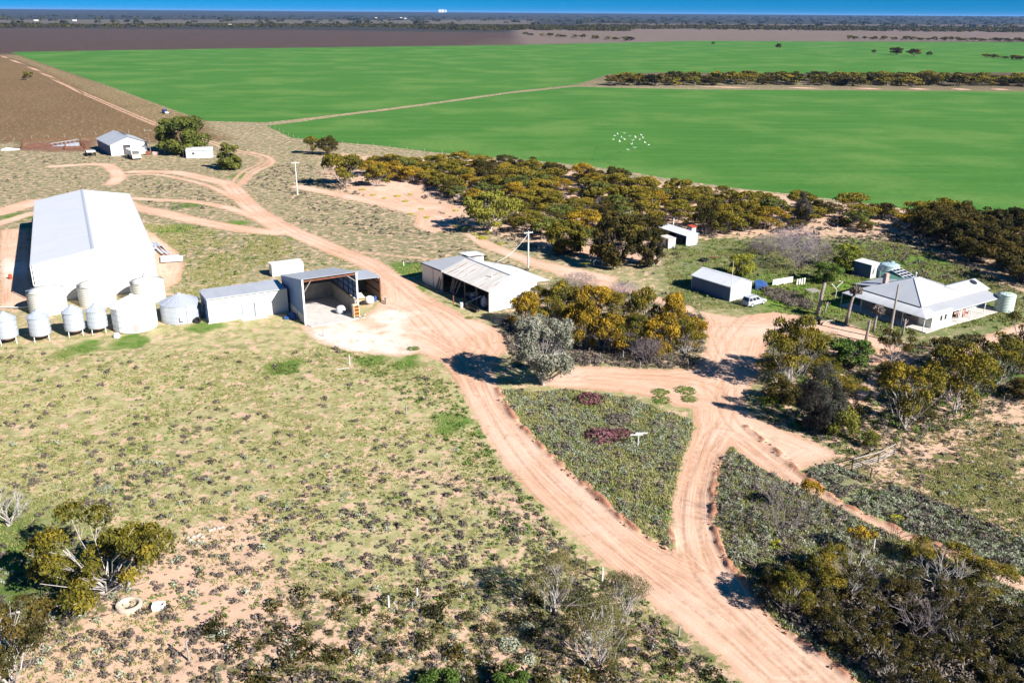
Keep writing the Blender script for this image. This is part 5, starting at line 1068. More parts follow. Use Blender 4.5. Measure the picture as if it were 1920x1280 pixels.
def scatter(pts, spacing, n_max=400, seed=0, tries=30000, avoid=None, margin=0.0):
    rg = np.random.default_rng(seed); poly = G(pts) if not isinstance(pts, np.ndarray) else pts; lo, hi = poly.min(0), poly.max(0)
    C = rg.uniform(lo, hi, (tries, 2)); C = C[poly_sd(C[:, 0], C[:, 1], poly, 1.0) < 0]; out = []
    grid = {}
    for c in C:
        k = (int(c[0] // spacing), int(c[1] // spacing)); ok = True
        for i in (-1, 0, 1):
            for j in (-1, 0, 1):
                for q in grid.get((k[0] + i, k[1] + j), ()):
                    if (q[0] - c[0]) ** 2 + (q[1] - c[1]) ** 2 < spacing ** 2: ok = False; break
        if ok: grid.setdefault(k, []).append(c); out.append(c)
        if len(out) >= n_max: break
    return np.array(out)
# clump between the rusty shed and the yard
LCL = 'golden-topped mallee in the dense clump between the rusty-roofed shed and the garage yard'
for i, (bx, by, w, yt) in enumerate([(985, 612, 62, 548), (1040, 640, 72, 556), (1092, 655, 74, 560), (1058, 592, 66, 528), (1112, 605, 74, 532), (1160, 610, 66, 546), (1140, 662, 78, 590), (1188, 665, 72, 588), (1236, 672, 78, 588), (1206, 615, 60, 540), (1258, 622, 62, 548), (1285, 668, 66, 592), (1302, 640, 48, 594), (1010, 580, 50, 536)]):
    ptree(['gold0', 'near0', 'gold1', 'mallee2', 'gold2', 'near1'][i % 6], LCL, bx, by, w, yt, group='mallee clump beside the garage yard')
# belt along the crop
RG = 'mallee trees of the belt along the crop edge'
BELT = [(690, 318), (760, 312), (860, 312), (1000, 322), (1120, 342), (1240, 362), (1400, 384), (1560, 398), (1700, 410), (1770, 415), (1740, 436), (1600, 425), (1480, 425), (1350, 440), (1310, 420), (1255, 412), (1215, 440), (1180, 470), (1060, 455), (980, 440), (960, 415), (905, 392), (850, 376), (800, 345), (700, 335)]
S = scatter(BELT, 6.6, 135, 5)
gaps = [G([(1050, 365), (1100, 370), (1110, 385), (1040, 383)]), G([(1250, 388), (1310, 392), (1300, 412), (1240, 408)]), G([(1420, 412), (1500, 416), (1500, 428), (1420, 425)])]
S = np.array([c for c in S if all(poly_sd(np.array([c[0]]), np.array([c[1]]), gp, 1.)[0] > 0 for gp in gaps)])
for i, c in enumerate(S):
    k = ['mallee', 'omal', 'mallee', 'gold', 'mallee', 'dark', 'mallee'][i % 7]; j = random.randrange({'mallee': 7, 'gold': 3, 'dark': 3, 'omal': 2}[k]); w = random.uniform(5.5, 10); h = w * .32 + random.uniform(1.4, 2.8)
    lab = {'omal': 'grey-green mallee tree in the wide belt along the near edge of the crop', 'mallee': 'olive mallee tree in the wide belt along the near edge of the crop', 'gold': 'golden-topped mallee tree in the wide belt along the near edge of the crop', 'dark': 'dark mallee tree in the wide belt along the near edge of the crop'}[k]
    tree(f'{k}{j}', lab, c[0], c[1], h, w, group=RG)
S = scatter([(660, 316), (760, 306), (1000, 316), (1240, 354), (1560, 390), (1790, 414), (1760, 440), (1480, 432), (1320, 440), (1160, 462), (980, 430), (830, 362), (700, 336)], 5.6, 78, 55)
for i, c in enumerate(S): tree(['mallee2', 'dark1', 'mallee5', 'mallee0'][i % 4], 'low bushy mallee filling the gaps of the wide belt along the crop', c[0], c[1], random.uniform(2, 3.4), random.uniform(4, 6.2), None, 'scrub_mallee', group='low mallees filling the belt')
S = scatter([(1790, 432), (1820, 418), (1930, 425), (2100, 430), (2100, 530), (1930, 540), (1850, 505), (1760, 462), (1690, 436)], 6.2, 46, 6)
for i, c in enumerate(S): tree(f'dark{i % 3}', 'dark mallee in the shaded stand at the right edge beyond the farmhouse', c[0], c[1], random.uniform(5, 7), random.uniform(7.5, 10), group='dark stand at the right edge')
# strip between the two crop fields
S = scatter([(1132, 161), (1300, 160), (1500, 161), (2150, 163), (2150, 155), (1500, 151), (1270, 152), (1180, 154)], 13.5, 88, 8, 60000)
for i, c in enumerate(S):
    tree(['far0', 'far1', 'far2', 'far3', 'mallee2', 'dark1'][i % 6], 'mallee in the dark strip of trees between the two green fields', c[0], c[1], random.uniform(5.5, 8.5), random.uniform(13, 21), None, 'far_tree', group='trees in the strip between the two fields')
# rows far off
for k, (a, b, n, lab, gr, hh) in enumerate([((975, 66), (1195, 78), 14, 'dark tree in the short row on the pale far paddock in the centre', 'trees on the pale far paddock', 8), ((1585, 74), (1930, 79), 34, 'dark tree in the row along the far edge of the green field on the right', 'trees along the far field edge', 8), ((1850, 108), (1930, 114), 9, 'dark bush beside the fence in the far right field', 'bushes in the far right field', 5)]):
    for i in range(n):
        u = (i + random.uniform(.1, .9)) / n; c = P(a[0] + (b[0] - a[0]) * u, a[1] + (b[1] - a[1]) * u); tree(f'far{(i * 3) % 4}', lab, c[0], c[1] + random.uniform(-8, 8), hh * random.uniform(.6, 1.1), hh * random.uniform(1.3, 2.3), None, 'far_tree', group=gr)
# dense thicket bottom right
TH = [(1440, 1125), (1500, 1110), (1600, 1115), (1700, 1100), (1800, 1120), (1935, 1160), (2050, 1200), (2050, 1380), (1800, 1400), (1700, 1330), (1600, 1240), (1500, 1180)]
S = scatter(TH, 3.2, 50, 12)
for i, c in enumerate(S):
    tree(f'neardark{i % 3}', 'dark mallee in the dense thicket filling the bottom right corner', c[0], c[1], random.uniform(1.6, 3.4), random.uniform(2.8, 4.8), group='thicket in the bottom right corner')
for i, (bx, by, w, yt) in enumerate([(1480, 1150, 90, 1075), (1540, 1120, 90, 1040), (1725, 1055, 70, 1010), (1790, 1075, 90, 1025), (1850, 1110, 100, 1050), (1560, 1080, 70, 1020)]):
    ptree(f'near{i % 3}', 'olive mallee along the front of the dark bottom right thicket', bx, by, w, yt, group='front edge of the bottom right thicket')
# right of road: extra mallees
S = scatter([(1450, 690), (1560, 690), (1700, 700), (1935, 680), (1935, 745), (1780, 800), (1640, 800), (1560, 790), (1460, 760)], 7.5, 14, 17)
for i, c in enumerate(S): tree(['neardark0', 'near1', 'dark1'][i % 3], 'dark low mallee among the taller trees below the farmhouse', c[0], c[1], random.uniform(2.5, 4), random.uniform(4, 6.5), group='low mallees below the farmhouse')

# bare twiggy shrubs
def twig_mesh(seed, H, W, n=9, depth=3, r0=.06):
    rg = random.Random(seed); mb = MB()
    def grow(p, d, L, r, k):
        q = p + d * L * .5 + Vector((rg.gauss(0, .06), rg.gauss(0, .06), 0)) * L; e = p + d * L
        mb.tube([p, q, e], [r, r * .8, r * .55], 4, False)
        if k:
            for _ in range(3 if k > 1 else 4):
                nd = (d + Vector((rg.gauss(0, .45), rg.gauss(0, .45), rg.gauss(.05, .3)))).normalized(); grow(q if rg.random() < .4 else e, nd, L * rg.uniform(.55, .8), r * .55, k - 1)
    for i in range(n):
        a = 6.28 * i / n + rg.uniform(-.3, .3); s = rg.uniform(.2, .8) * W / H; grow(Vector((rg.gauss(0, .1), rg.gauss(0, .1), -.05)), Vector((math.cos(a) * s, math.sin(a) * s, 1)).normalized(), H * .42, r0, depth)
    return mb.mesh('branches')
def bare_shrub(lab, bx, by, w, yt, mat, n=9, depth=3, r0=.06, name='bare_shrub', seed=None):
    c = P(bx, by); H = height(bx, by, yt); t = thing(name, lab, 'shrub', tuple(c))
    link('branches', twig_mesh(seed or bx, H, w * mpp(bx, by), n, depth, r0), mat, t)
    if n > 8:      # the fine twigs at the branch ends
        W_2 = w * mpp(bx, by) / 2; V, Fq, lc = leaf_blob(1500, W_2, H * .55, .09, .6, bx, .05)
        o = link('twigs', raw_mesh('twigs', V + [0, 0, H * .5], Fq), mat, t)
    return t
bare_shrub('bare mauve leafless fruit tree in the garden, largest of the leafless ones', 1492, 503, 88, 425, 'mauve_twig', 12, 4, .05)
bare_shrub('bare grey leafless shrub left of the mauve one in the garden', 1432, 478, 60, 440, 'grey_twig', 12, 4, .04)
bare_shrub('small leafless grey shrub far behind the garden', 1466, 470, 44, 430, 'mauve_twig', 10, 4, .04)
bare_shrub('leafless grey shrub right of the mauve one near the lawn', 1535, 490, 44, 448, 'grey_twig', 9, 4, .04)
bare_shrub('leafless shrub with dark twigs on the road island', 1462, 1008, 125, 905, 'grey_twig', 6, 4, .055)
bare_shrub('thin leafless sapling at the lower edge of the road island', 1672, 1040, 40, 966, 'dark_bark', 2, 3, .05)
bare_shrub('dead tree with pale bare limbs at the left edge', 18, 985, 130, 912, 'pale_bark', 6, 3, .09)
bare_shrub('leafless pale tree rising from the bottom right thicket, left one', 1592, 1120, 100, 1035, 'pale_bark', 4, 4, .07)
bare_shrub('leafless pale tree rising from the bottom right thicket, right one', 1762, 1110, 90, 1040, 'pale_bark', 4, 4, .07)
bare_shrub('leafless pale branches low in the bottom right thicket', 1720, 1200, 120, 1120, 'grey_twig', 5, 4, .07)
bare_shrub('grey leafless bush behind the rusty-roofed shed near its awning', 1085, 540, 80, 515, 'grey_twig', 16, 4, .03)
bare_shrub('mauve leafless bush between the clump and the tree belt', 1170, 556, 70, 530, 'mauve_twig', 16, 4, .03)
bare_shrub('bare bush at the foot of the golden clump facing the yard', 1215, 680, 60, 630, 'grey_twig', 16, 4, .035)
# fallen dead wood by the bottom left tree
for i, (ax_, ay_, bx_, by_, r) in enumerate([(122, 1146, 215, 1105, .13), (0, 1166, 38, 1150, .22), (115, 1096, 165, 1120, .09), (240, 1108, 236, 1085, .16)]):
    a, b = P(ax_, ay_), P(bx_, by_); m_ = (a + b) / 2
    tag(MB().tube([(a[0], a[1], .12), (m_[0] + .2, m_[1] + .15, .35), (b[0], b[1], .2 if i < 3 else 1.1)], [r, r * .8, r * .4], 7).build('fallen_log', 'pale_bark'), ['long pale fallen branch below the bottom left tree', 'thick pale log lying at the left edge near the bottom', 'thin pale fallen branch left of the bottom left tree', 'short broken stump at the foot of the bottom left tree'][i], 'log')
# other garden bits
dead_trunk('broad dead trunk standing at the end of the garden fence', 1533, 590, 530, .34, (.5, 0))
t = dead_trunk('leaning palm trunk with a small dry top at the left end of the house verandah', 1586, 606, 546, .26, (.8, 0), .9)
dead_trunk('dead trunk with a dark tangled top in front of the house, middle of the garden', 1637, 622, 582, .2, (.3, 0), .9)
dead_trunk('pale forked stump left of the dark tangled trunk', 1623, 640, 600, .22, (.2, 0), 0, True)
dead_trunk('short forked dead trunk against the house front wall', 1692, 628, 598, .17, (.1, 0), 0, True)
dead_trunk('pale bare forked trunk beside the broad dead trunk', 1545, 588, 566, .14, (.4, 0), 0, True)
c = P(1565, 565); tt = thing('swing_set', 'white bent metal frame on the lawn left of the house', 'frame', tuple(c), R(20))
MB().tube([(0, 0, 0), (.1, 0, 2.2), (-1.0, .3, 3.4)], .06).tube([(0, 0, 2.6), (1.2, 0, 3.6), (.3, 0, 3.8)], .05).build('pipe', 'white', tt)
c = P(1519, 570); tt = thing('pergola_frame', 'small flat-topped timber frame on the lawn left of the broad dead trunk', 'frame', tuple(c), R(20))
for sx in (0, 1.7):
    for sy in (0, 1.7): MB().box(sx, sx + .08, sy, sy + .08, 0, 2.2).build('post', 'grey_timber', tt)
MB().box(-.1, 1.9, -.1, 1.9, 2.2, 2.26).build('top', 'grey_timber', tt)
for i, (a, b, n) in enumerate([((1448, 536), (1486, 530), 6), ((1493, 535), (1511, 532), 4)]):
    A, B = P(*a)[:2], P(*b)[:2]; t = thing('garden_fence', ['low pale sheet-iron garden fence, the longer piece', 'short gapped pale garden fence, the right piece'][i], 'fence', (A[0], A[1], 0), math.atan2(*(B - A)[::-1]))
    L = np.hypot(*(B - A)); gp = 0 if i == 0 else .25
    for k in range(n): MB().box(k * L / n, (k + 1) * L / n - .04 - gp, -.03, .03, 0, 1.25).build('panel', 'pink' if False else 'white_brick', t)
    MB().box(0, L, .03, .07, 1.0, 1.08).build('rail', 'timber', t)
c = P(1426, 541); tag(MB().slab([(-1.2, -.8, .9), (.9, -1.0, .7), (1.3, .6, 1.0), (0, 1.0, 1.5), (-1.1, .8, 1.2)], .9).build('tarp_heap', 'blue_tarp', None, tuple(c)), 'blue tarpaulin-covered heap at the end of the dark hedge', 'tarp')
rail_fence('garden_fence', 'dark overgrown post fence from the garage to the dead trunk', 'fence', GP((1432, 548), (1480, 562), (1525, 580)), 1.1, 'timber', 1.6, 2, .08)
c = P(1527, 607); k = thing('garden_wagon', 'small black cart on the dirt among driftwood in front of the dead trunk', 'cart', tuple(c), R(10))
MB().prism([(-.8, -.45, .5), (.8, -.45, .5), (1.0, -.45, 1.0), (-1.0, -.45, 1.0)], (0, .9, 0)).build('tub', 'tyre', k)
for sx in (-.5, .5):
    for sy in (-.5, .5): MB().lathe([(.08, -.06), (.28, -.06), (.28, .06), (.08, .06)], 16).build('wheel', 'tyre', k, (sx, sy, .28), (R(90), 0, 0))
for i, (a, b) in enumerate([((1540, 610), (1562, 603)), ((1552, 624), (1575, 623)), ((1500, 610), (1520, 601))]):
    A, B = P(*a), P(*b); tag(MB().tube([(A[0], A[1], .1), (*((A + B) / 2)[:2], .5), (B[0], B[1], .25)], [.09, .08, .05], 6).build('fallen_log', 'pale_bark' if i < 2 else 'timber'), ['pale driftwood branch right of the black cart', 'pale driftwood branch nearer the road below the cart', 'dark fallen branch left of the black cart'][i], 'log')
c = P(1320, 490); k = thing('tractor_tyre', 'large dark tractor tyre lying on the grass behind the garage', 'tyre', tuple(c)); MB().lathe([(.45, .05), (.85, .0), (.95, .15), (.95, .45), (.85, .6), (.45, .55), (.45, .05)], 28).build('rubber', 'tyre', k, smooth=True)
mb = MB(); [mb.box(.88, 1.0, -.05, .05, .03, .57) for _ in range(1)]
c = P(1338, 484); tag(MB().slab([(-1, -.4, .35), (1, -.3, .35), (1, .4, .3), (-1, .4, .3)], .1).build('scrap_sheet', 'rust', None, tuple(c)), 'flat brown sheet lying right of the tractor tyre', 'scrap')

# letterbox-like sign on the island, well, box, stones
c = P(1196, 838); k = thing('road_sign', 'white T-shaped post sign on the scrubby road island', 'sign', tuple(c), R(4))
MB().box(-.06, .06, -.05, .05, 0, 1.7).build('post', 'sign_white', k); MB().box(-1.0, .5, -.10, -.06, 1.6, 1.78).build('board', 'sign_white', k); MB().box(-.35, 1.1, .06, .10, 1.72, 1.9).build('board', 'sign_white', k)
c = P(243, 1139); k = thing('stock_trough', 'round old concrete ring trough on the red dirt at the bottom left', 'trough', tuple(c), 0)
k.scale = (1, .92, 1)
MB().lathe([(1.05, -.05), (1.10, .30), (1.06, .48), (.86, .50), (.78, .42), (.76, .06), (.01, .05)], 40).build('ring', 'sand_concrete', k, smooth=False)
c = P(298, 1140); k = thing('concrete_box', 'small open white concrete box beside the round trough', 'box', tuple(c), R(8))
MB().box(-.5, .5, -.32, -.26, 0, .5).box(-.5, .5, .26, .32, 0, .5).box(-.5, -.44, -.26, .26, 0, .5).box(.44, .5, -.26, .26, 0, .5).box(-.44, .44, -.26, .26, 0, .06).build('basin', 'white', k)
rk = MB().lathe([(.16, -.05), (.2, .08), (.16, .2), (.05, .26)], 7).mesh('white_stone'); rk.materials.append(M['stone'])
for i, (bx, by) in enumerate([(352, 1008), (357, 1013), (363, 1007), (370, 1005), (374, 1003), (372, 1014), (368, 1022), (395, 995), (402, 992), (410, 991), (417, 989), (350, 1017), (380, 1008), (360, 1019)]):
    c = P(bx, by); o = bpy.data.objects.new('white_stone', rk); COL.objects.link(o); o.location = tuple(c); s = random.uniform(.6, 1.15); o.scale = (s, s * 1.3, s * .8); o.rotation_euler = (0, 0, random.uniform(0, 6)); tag(o, 'white stone in the row at the upper edge of the bare bottom left patch', 'stone', 'white stones on the bare patch')

# fence posts along the main road, wire fences, gate
for bx, by, yt, lab, m_ in [(729, 1138, 1116, 'pale fence post at the lower left of two lone posts in the foreground scrub', 'pale_pole'), (782, 1117, 1102, 'pale leaning fence post right of its twin in the foreground scrub', 'pale_pole'), (1099, 1066, 1044, 'dark strainer post beside the main road', 'timber'), (1129, 1091, 1064, 'white post beside the main road just below the dark strainer post', 'pale_pole'), (1273, 1192, 1172, 'brown post at the bottom edge of the main road', 'grey_timber'), (656, 685, 666, 'short white post near the concrete yard', 'sign_white'), (762, 777, 760, 'thin post alone in the paddock centre', 'grey_timber'), (1637, 1033, 1009, 'grey post on the road island by the sapling', 'pale_pole'), (1814, 983, 962, 'dark post in the scrub beside the right-hand road', 'timber'), (355, 1238, 1200, 'grey stump post near the bottom left dirt', 'grey_timber'), (606, 630, 622, 'thin dark stake at the edge of the concrete yard', 'grey_timber'), (1122, 648, 638, 'white post below the golden clump, left one', 'white'), (1168, 672, 658, 'white post below the golden clump, right one', 'white'), (757, 498, 490, 'thin white stake left of the rusty-roofed shed', 'white'), (1570, 432, 424, 'white post on the sand behind the garden', 'white'), (470, 340, 326, 'thin stake near the track bend', 'grey_timber')]:
    c = P(bx, by); h = max(.7, height(bx, by, yt)); tag(MB().tube([(0, 0, -.1), (random.uniform(-.05, .05), 0, h)], [.09, .08], 8).build('fence_post', m_, None, tuple(c)), lab, 'post')
c = P(632, 694); tag(MB().tube([(0, 0, .1), (1.6, .5, .16)], [.07, .06], 8).build('fallen_log', 'sign_white', None, tuple(c)), 'white pole lying beside the short white post near the concrete yard', 'log')
rail_fence('wire_fence', 'post-and-wire fence climbing to the right below the farmhouse trees', 'fence', GP((1688, 845), (1736, 817), (1800, 782), (1838, 768), (1880, 757), (1935, 740)), 1.2, 'timber', 4.2, 4, .08, wire=True)
rail_fence('wire_fence', 'low post-and-wire fence between the golden clump and the dirt band', 'fence', GP((955, 640), (1050, 668), (1125, 674), (1200, 690), (1290, 690)), 1.0, 'grey_timber', 5, 3, .06, wire=True)
rail_fence('wire_fence', 'post-and-wire fence along the near edge of the crop', 'fence', GP((500, 234), (560, 262), (700, 274), (900, 296)), 1.1, 'grey_timber', 8, 3, .08, wire=True)
c = P(1640, 880); k = thing('rail_gate', 'pale rail gate frame between dark posts beside the right-hand road', 'gate', (P(1597, 882)[0], P(1597, 882)[1], 0), 0)
o_ = P(1597, 882)
def lp(x, y, z): q = P(x, y) - o_; return (q[0], q[1], z)
for x, y, h in ((1597, 882, 1.5), (1632, 898, 1.4), (1646, 868, 1.4), (1676, 852, 1.4)): MB().tube([lp(x, y, -.1), lp(x, y, h)], .11, 8).build('post', 'timber', k)
MB().tube([lp(1597, 882, 1.45), lp(1632, 898, 1.35)], .07, 6).build('rail', 'timber', k)
MB().tube([lp(1597, 882, 1.5), lp(1646, 868, 1.45), lp(1676, 852, 1.4)], .07, 6).tube([lp(1597, 882, .8), lp(1646, 868, .8), lp(1676, 852, .8)], .05, 6).build('rail', 'pole_wood', k)
mb = MB()
for z in (.3, .55): mb.tube([lp(1597, 882, z), lp(1646, 868, z), lp(1676, 852, z)], .02, 4)
mb.build('wire', 'trim', k)
c = P(755 + 0, 0 + 530) if False else None
# square pipe frame near the dark gums
c = P(1113, 500); k = thing('pipe_frame', 'small grey pipe frame standing below the dark gums', 'frame', tuple(c), R(15))
for sx in (0, 1.8): MB().tube([(sx, 0, 0), (sx, 0, 1.3)], .05).build('post', 'trim', k)
MB().tube([(0, 0, 1.3), (1.8, 0, 1.3)], .05).build('rail', 'trim', k)
# old caravan / ute hulk in the belt
c = P(1088, 392); k = suv('car_wreck', 'pale old car wreck half hidden in the tree belt', 'car wreck', c[0], c[1], R(15), 'tarp_white', 4.6, 1.8, 1.6)
c = P(758, 331); tag(MB().box(-3, 3, -.8, .8, 0, .5).box(-2.9, 2.9, -.7, .7, .5, .7).build('scrap_heap', 'rust', None, tuple(c), (0, 0, R(5))), 'long rusty iron heap at the left end of the tree belt', 'scrap')

# flock over the crop
for i, (bx, by) in enumerate([(1152, 255), (1158, 252), (1165, 258), (1172, 262), (1180, 256), (1186, 264), (1184, 271), (1192, 258), (1199, 263), (1206, 259), (1210, 268), (1216, 272), (1178, 281), (1190, 277), (1162, 266), (1171, 250), (1150, 262), (1203, 254)]):
    c = P(bx, by, 5 + (i % 4)); wv = random.uniform(.1, .6)
    mb = MB().tube([(-.35, 0, 0), (-.1, 0, .02), (.2, 0, .03), (.38, 0, .05)], [.02, .1, .1, .04], 8)
    mb.slab([(-.12, .05, .06), (.18, .05, .06), (.12, .75, .06 + wv), (-.05, .8, .06 + wv)], .03); mb.slab([(.18, -.05, .06), (-.12, -.05, .06), (-.05, -.8, .06 + wv), (.12, -.75, .06 + wv)], .03)
    o = tag(mb.build('white_bird', 'bird', None, tuple(c), (0, 0, random.uniform(0, 6.28))), 'white bird flying in the flock over the near green crop', 'bird', 'flock of white birds over the crop'); o.scale = (.95, .95, .95)

# ------------------------------------------------------------------ shrubs: single ones, and the rest as stuff
SH = {}
for k, mt in enumerate(['saltbush', 'dry_bush', 'green_bush', 'burgundy', 'lime', 'mallee_gold']):
    for j in range(3):
        V, Fq, lc = leaf_blob(260, .5, .42, .16, 0, 200 + k * 10 + j, .4); V = V + [0, 0, .12]
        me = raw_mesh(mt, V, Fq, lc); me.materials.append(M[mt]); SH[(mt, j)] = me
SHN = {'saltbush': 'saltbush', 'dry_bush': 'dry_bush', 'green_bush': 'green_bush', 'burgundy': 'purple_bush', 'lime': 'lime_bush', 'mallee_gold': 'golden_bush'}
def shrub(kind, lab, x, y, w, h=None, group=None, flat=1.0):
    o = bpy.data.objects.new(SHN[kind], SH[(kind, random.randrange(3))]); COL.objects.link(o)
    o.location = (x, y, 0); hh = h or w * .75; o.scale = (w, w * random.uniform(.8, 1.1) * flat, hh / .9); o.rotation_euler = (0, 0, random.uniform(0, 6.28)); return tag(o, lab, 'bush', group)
def pshrub(kind, lab, bx, by, wpx, hm=None, group=None): c = P(bx, by); return shrub(kind, lab, c[0], c[1], wpx * mpp(bx, by), hm, group)
for kind, lab, bx, by, w, hm in [
 ('burgundy', 'purple-leaved bush at the top of the road island, upper one', 1106, 752, 58, 1.6), ('burgundy', 'purple-leaved bush in the middle of the road island', 1130, 822, 66, 1.6), ('burgundy', 'smaller purple bush touching the sign side of the middle one', 1165, 815, 44, 1.2),
 ('dry_bush', 'grey bush between the two purple bushes', 1160, 790, 58, 1.3), ('green_bush', 'bright green low bush on the paddock in front of the concrete yard', 536, 692, 62, .35),
 ('lime', 'lime-yellow bush left of the she-oak', 1440, 752, 42, .8), ('lime', 'lime-yellow bush right beside the other near the she-oak', 1470, 745, 36, .8), ('lime', 'bright lime tuft below the bare shrub on the island', 1459, 1022, 30, .6),
 ('lime', 'lime bush at the edge of the right-hand road', 1684, 975, 32, .8), ('green_bush', 'green cushion bush on the dirt band, upper', 1285, 732, 44, .3), ('green_bush', 'green cushion bush on the dirt band, lower', 1292, 748, 34, .35), ('green_bush', 'thin green patch bush on the dirt band, leftmost', 1238, 735, 36, .2), ('green_bush', 'thin green patch bush on the dirt band, lower left', 1240, 750, 40, .25),
 ('saltbush', 'round blue-grey saltbush at the left foreground', 196, 918, 34, .5), ('saltbush', 'blue-grey bush left of the olive-gold tree', 104, 1020, 30, .9), ('saltbush', 'blue-green saltbush at the bottom centre, left one', 955, 1212, 50, 1.0), ('saltbush', 'blue-green saltbush at the bottom centre, right one', 990, 1238, 38, .9), ('saltbush', 'blue-green saltbush at the bottom centre, upper one', 987, 1178, 34, .9),
 ('green_bush', 'green round bush on the paddock right of the concrete yard', 775, 654, 26, .4), ('green_bush', 'green bush at the foot of the broad dead trunk', 1521, 576, 20, 1.3),
 ('lime', 'lime bush in the flowering row behind the rusty-roofed shed, largest', 905, 447, 24, .8), ('mallee_gold', 'golden bush at the yard-side tip of the clump', 1312, 618, 34, 1.6), ('mallee_gold', 'golden bush below the tip of the clump', 1296, 648, 30, 1.4),
 ('green_bush', 'green tuft at the open front of the rusty-roofed shed, left', 855, 573, 13, .4), ('green_bush', 'green tuft in front of the black trough', 880, 596, 18, .35)]: pshrub(kind, lab, bx, by, w, hm)
for i, (bx, by) in enumerate([(855, 425), (868, 432), (878, 428), (892, 440), (915, 436), (940, 458), (855, 395), (800, 408), (770, 402), (790, 392), (760, 378), (745, 368), (770, 365), (720, 372), (700, 366), (680, 356), (1100, 495)]):
    pshrub('lime', 'small lime-yellow bush scattered on the sand between the power poles', bx, by, random.uniform(10, 17), .5, 'lime bushes on the sandy clearing')
HG = S = scatter([(1437, 545), (1470, 548), (1500, 558), (1524, 572), (1518, 582), (1480, 572), (1440, 556)], 1.5, 24, 3)
for c in S: shrub('dry_bush', 'dark twiggy bush in the hedge from the garage to the dead trunk', c[0], c[1], 2.2, 1.5, 'hedge beside the lawn')

def blob_stuff(name, centers, widths, heights, kinds_mat, leaves, leaf, label=None, aspect=.45, seed=1):
    """many small bushes nobody could count, as one mesh per kind"""
    rg = np.random.default_rng(seed); n = len(centers); N = n * leaves
    d = rg.normal(0, 1, (N, 3)); d /= np.linalg.norm(d, axis=1)[:, None]; d[:, 2] = np.abs(d[:, 2]); r = rg.uniform(.4, 1.05, N) ** .6
    w = np.repeat(widths, leaves); h = np.repeat(heights, leaves); C = np.repeat(centers, leaves, 0)
    Pn = np.stack([C[:, 0] + d[:, 0] * r * w / 2, C[:, 1] + d[:, 1] * r * w / 2, d[:, 2] * r * h + .02], 1)
    V, Fq = leaf_quads(Pn, d, np.repeat(widths, leaves) * leaf if np.ndim(leaf) == 0 else leaf, aspect, .8, rg)
    hue = np.repeat(rg.normal(0, .2, n), leaves); lc = np.clip(.4 + .3 * d[:, 2] + hue + rg.normal(0, .12, N), 0, 1)
    o = link(name, raw_mesh(name, V, Fq, lc), kinds_mat); return tag(o, label, None, None, 'stuff')
def clear_pts(pts, n, seed, lim=.35, dens=None):
    rg = np.random.default_rng(seed); poly = G(pts); lo, hi = poly.min(0), poly.max(0); C = rg.uniform(lo, hi, (int(n), 2))
    C = C[poly_sd(C[:, 0], C[:, 1], poly, 1.) < 0]; C = C[dirt_sd(C[:, 0], C[:, 1]) > lim]
    if dens is not None: C = C[rg.uniform(size=len(C)) < dens(C[:, 0], C[:, 1])]
    b = [(-82.7, 143.3, 26.75, 19.7, 59.6), (-49.6, 133.3, 29.2, 13.1, 6.3), (-33.85, 133.1, 33.8, 16, 12), (-4, 140.2, 36.4, 14, 22), (38.8, 147.1, 37, 6, 9), (66.6, 131.7, 32.3, 22, 17), (-46.2, 160, 28.8, 6, 2.5), (69.6, 161.9, 32, 2.4, 4)]
    for x, y, th, w, l in b:
        c_, s_ = math.cos(R(th)), math.sin(R(th)); u = (C[:, 0] - x) * c_ + (C[:, 1] - y) * s_; v = -(C[:, 0] - x) * s_ + (C[:, 1] - y) * c_
        C = C[~((u > -.6) & (u < w + .6) & (v > -.8) & (v < l + .6))]
    return C
def stuff_field(name, pts, n, seed, mat, w0, w1, hf, leaves, leaf, lim=.35, dens=None, label=None):
    C = clear_pts(pts, n, seed, lim, dens); rg = np.random.default_rng(seed + 1); w = rg.uniform(0, 1, len(C)) ** 2 * (w1 - w0) + w0
    return blob_stuff(name, C, w, w * hf * rg.uniform(.7, 1.3, len(C)), mat, leaves, leaf, label, seed=seed)
FORE = [(-400, 640), (400, 660), (620, 650), (820, 690), (900, 830), (1060, 1020), (1200, 1130), (1420, 1330), (-600, 1500)]
dens_f = lambda x, y: sm(-y, -105, -60) ** 1.3 * 1.0 * (.2 + 1.3 * sm(fbm(x, y, 4, 91), .3, .7)) + .10 * fbm(x, y, 9, 92)
stuff_field('paddock_bushes', FORE, 24000, 21, 'dry_bush', .25, .95, .5, 34, .17, dens=dens_f, label='small dark dry bushes dotted over the foreground paddock')
stuff_field('paddock_saltbush', FORE, 4200, 22, 'saltbush', .25, 1.0, .6, 40, .15, dens=lambda x, y: sm(-y, -100, -62) * (.2 + fbm(x, y, 7, 95)), label='pale blue-grey saltbush scattered over the foreground paddock')
stuff_field('paddock_green_herbs', FORE, 22000, 23, 'green_bush', .2, .6, .25, 16, .22, dens=lambda x, y: sm(fbm(x, y, 6, 99), .52, .68) * .7, label='green herb patches on the foreground paddock')
stuff_field('road_edge_herbs', [(620, 650), (860, 720), (930, 840), (1060, 1010), (1200, 1120), (1420, 1310), (1280, 1310), (1060, 1150), (900, 960), (820, 800), (700, 700)], 9000, 33, 'green_bush', .3, .9, .35, 22, .18, lim=.15, dens=lambda x, y: .25 + .6 * fbm(x, y, 3, 17), label='green weeds along the left edge of the main road')
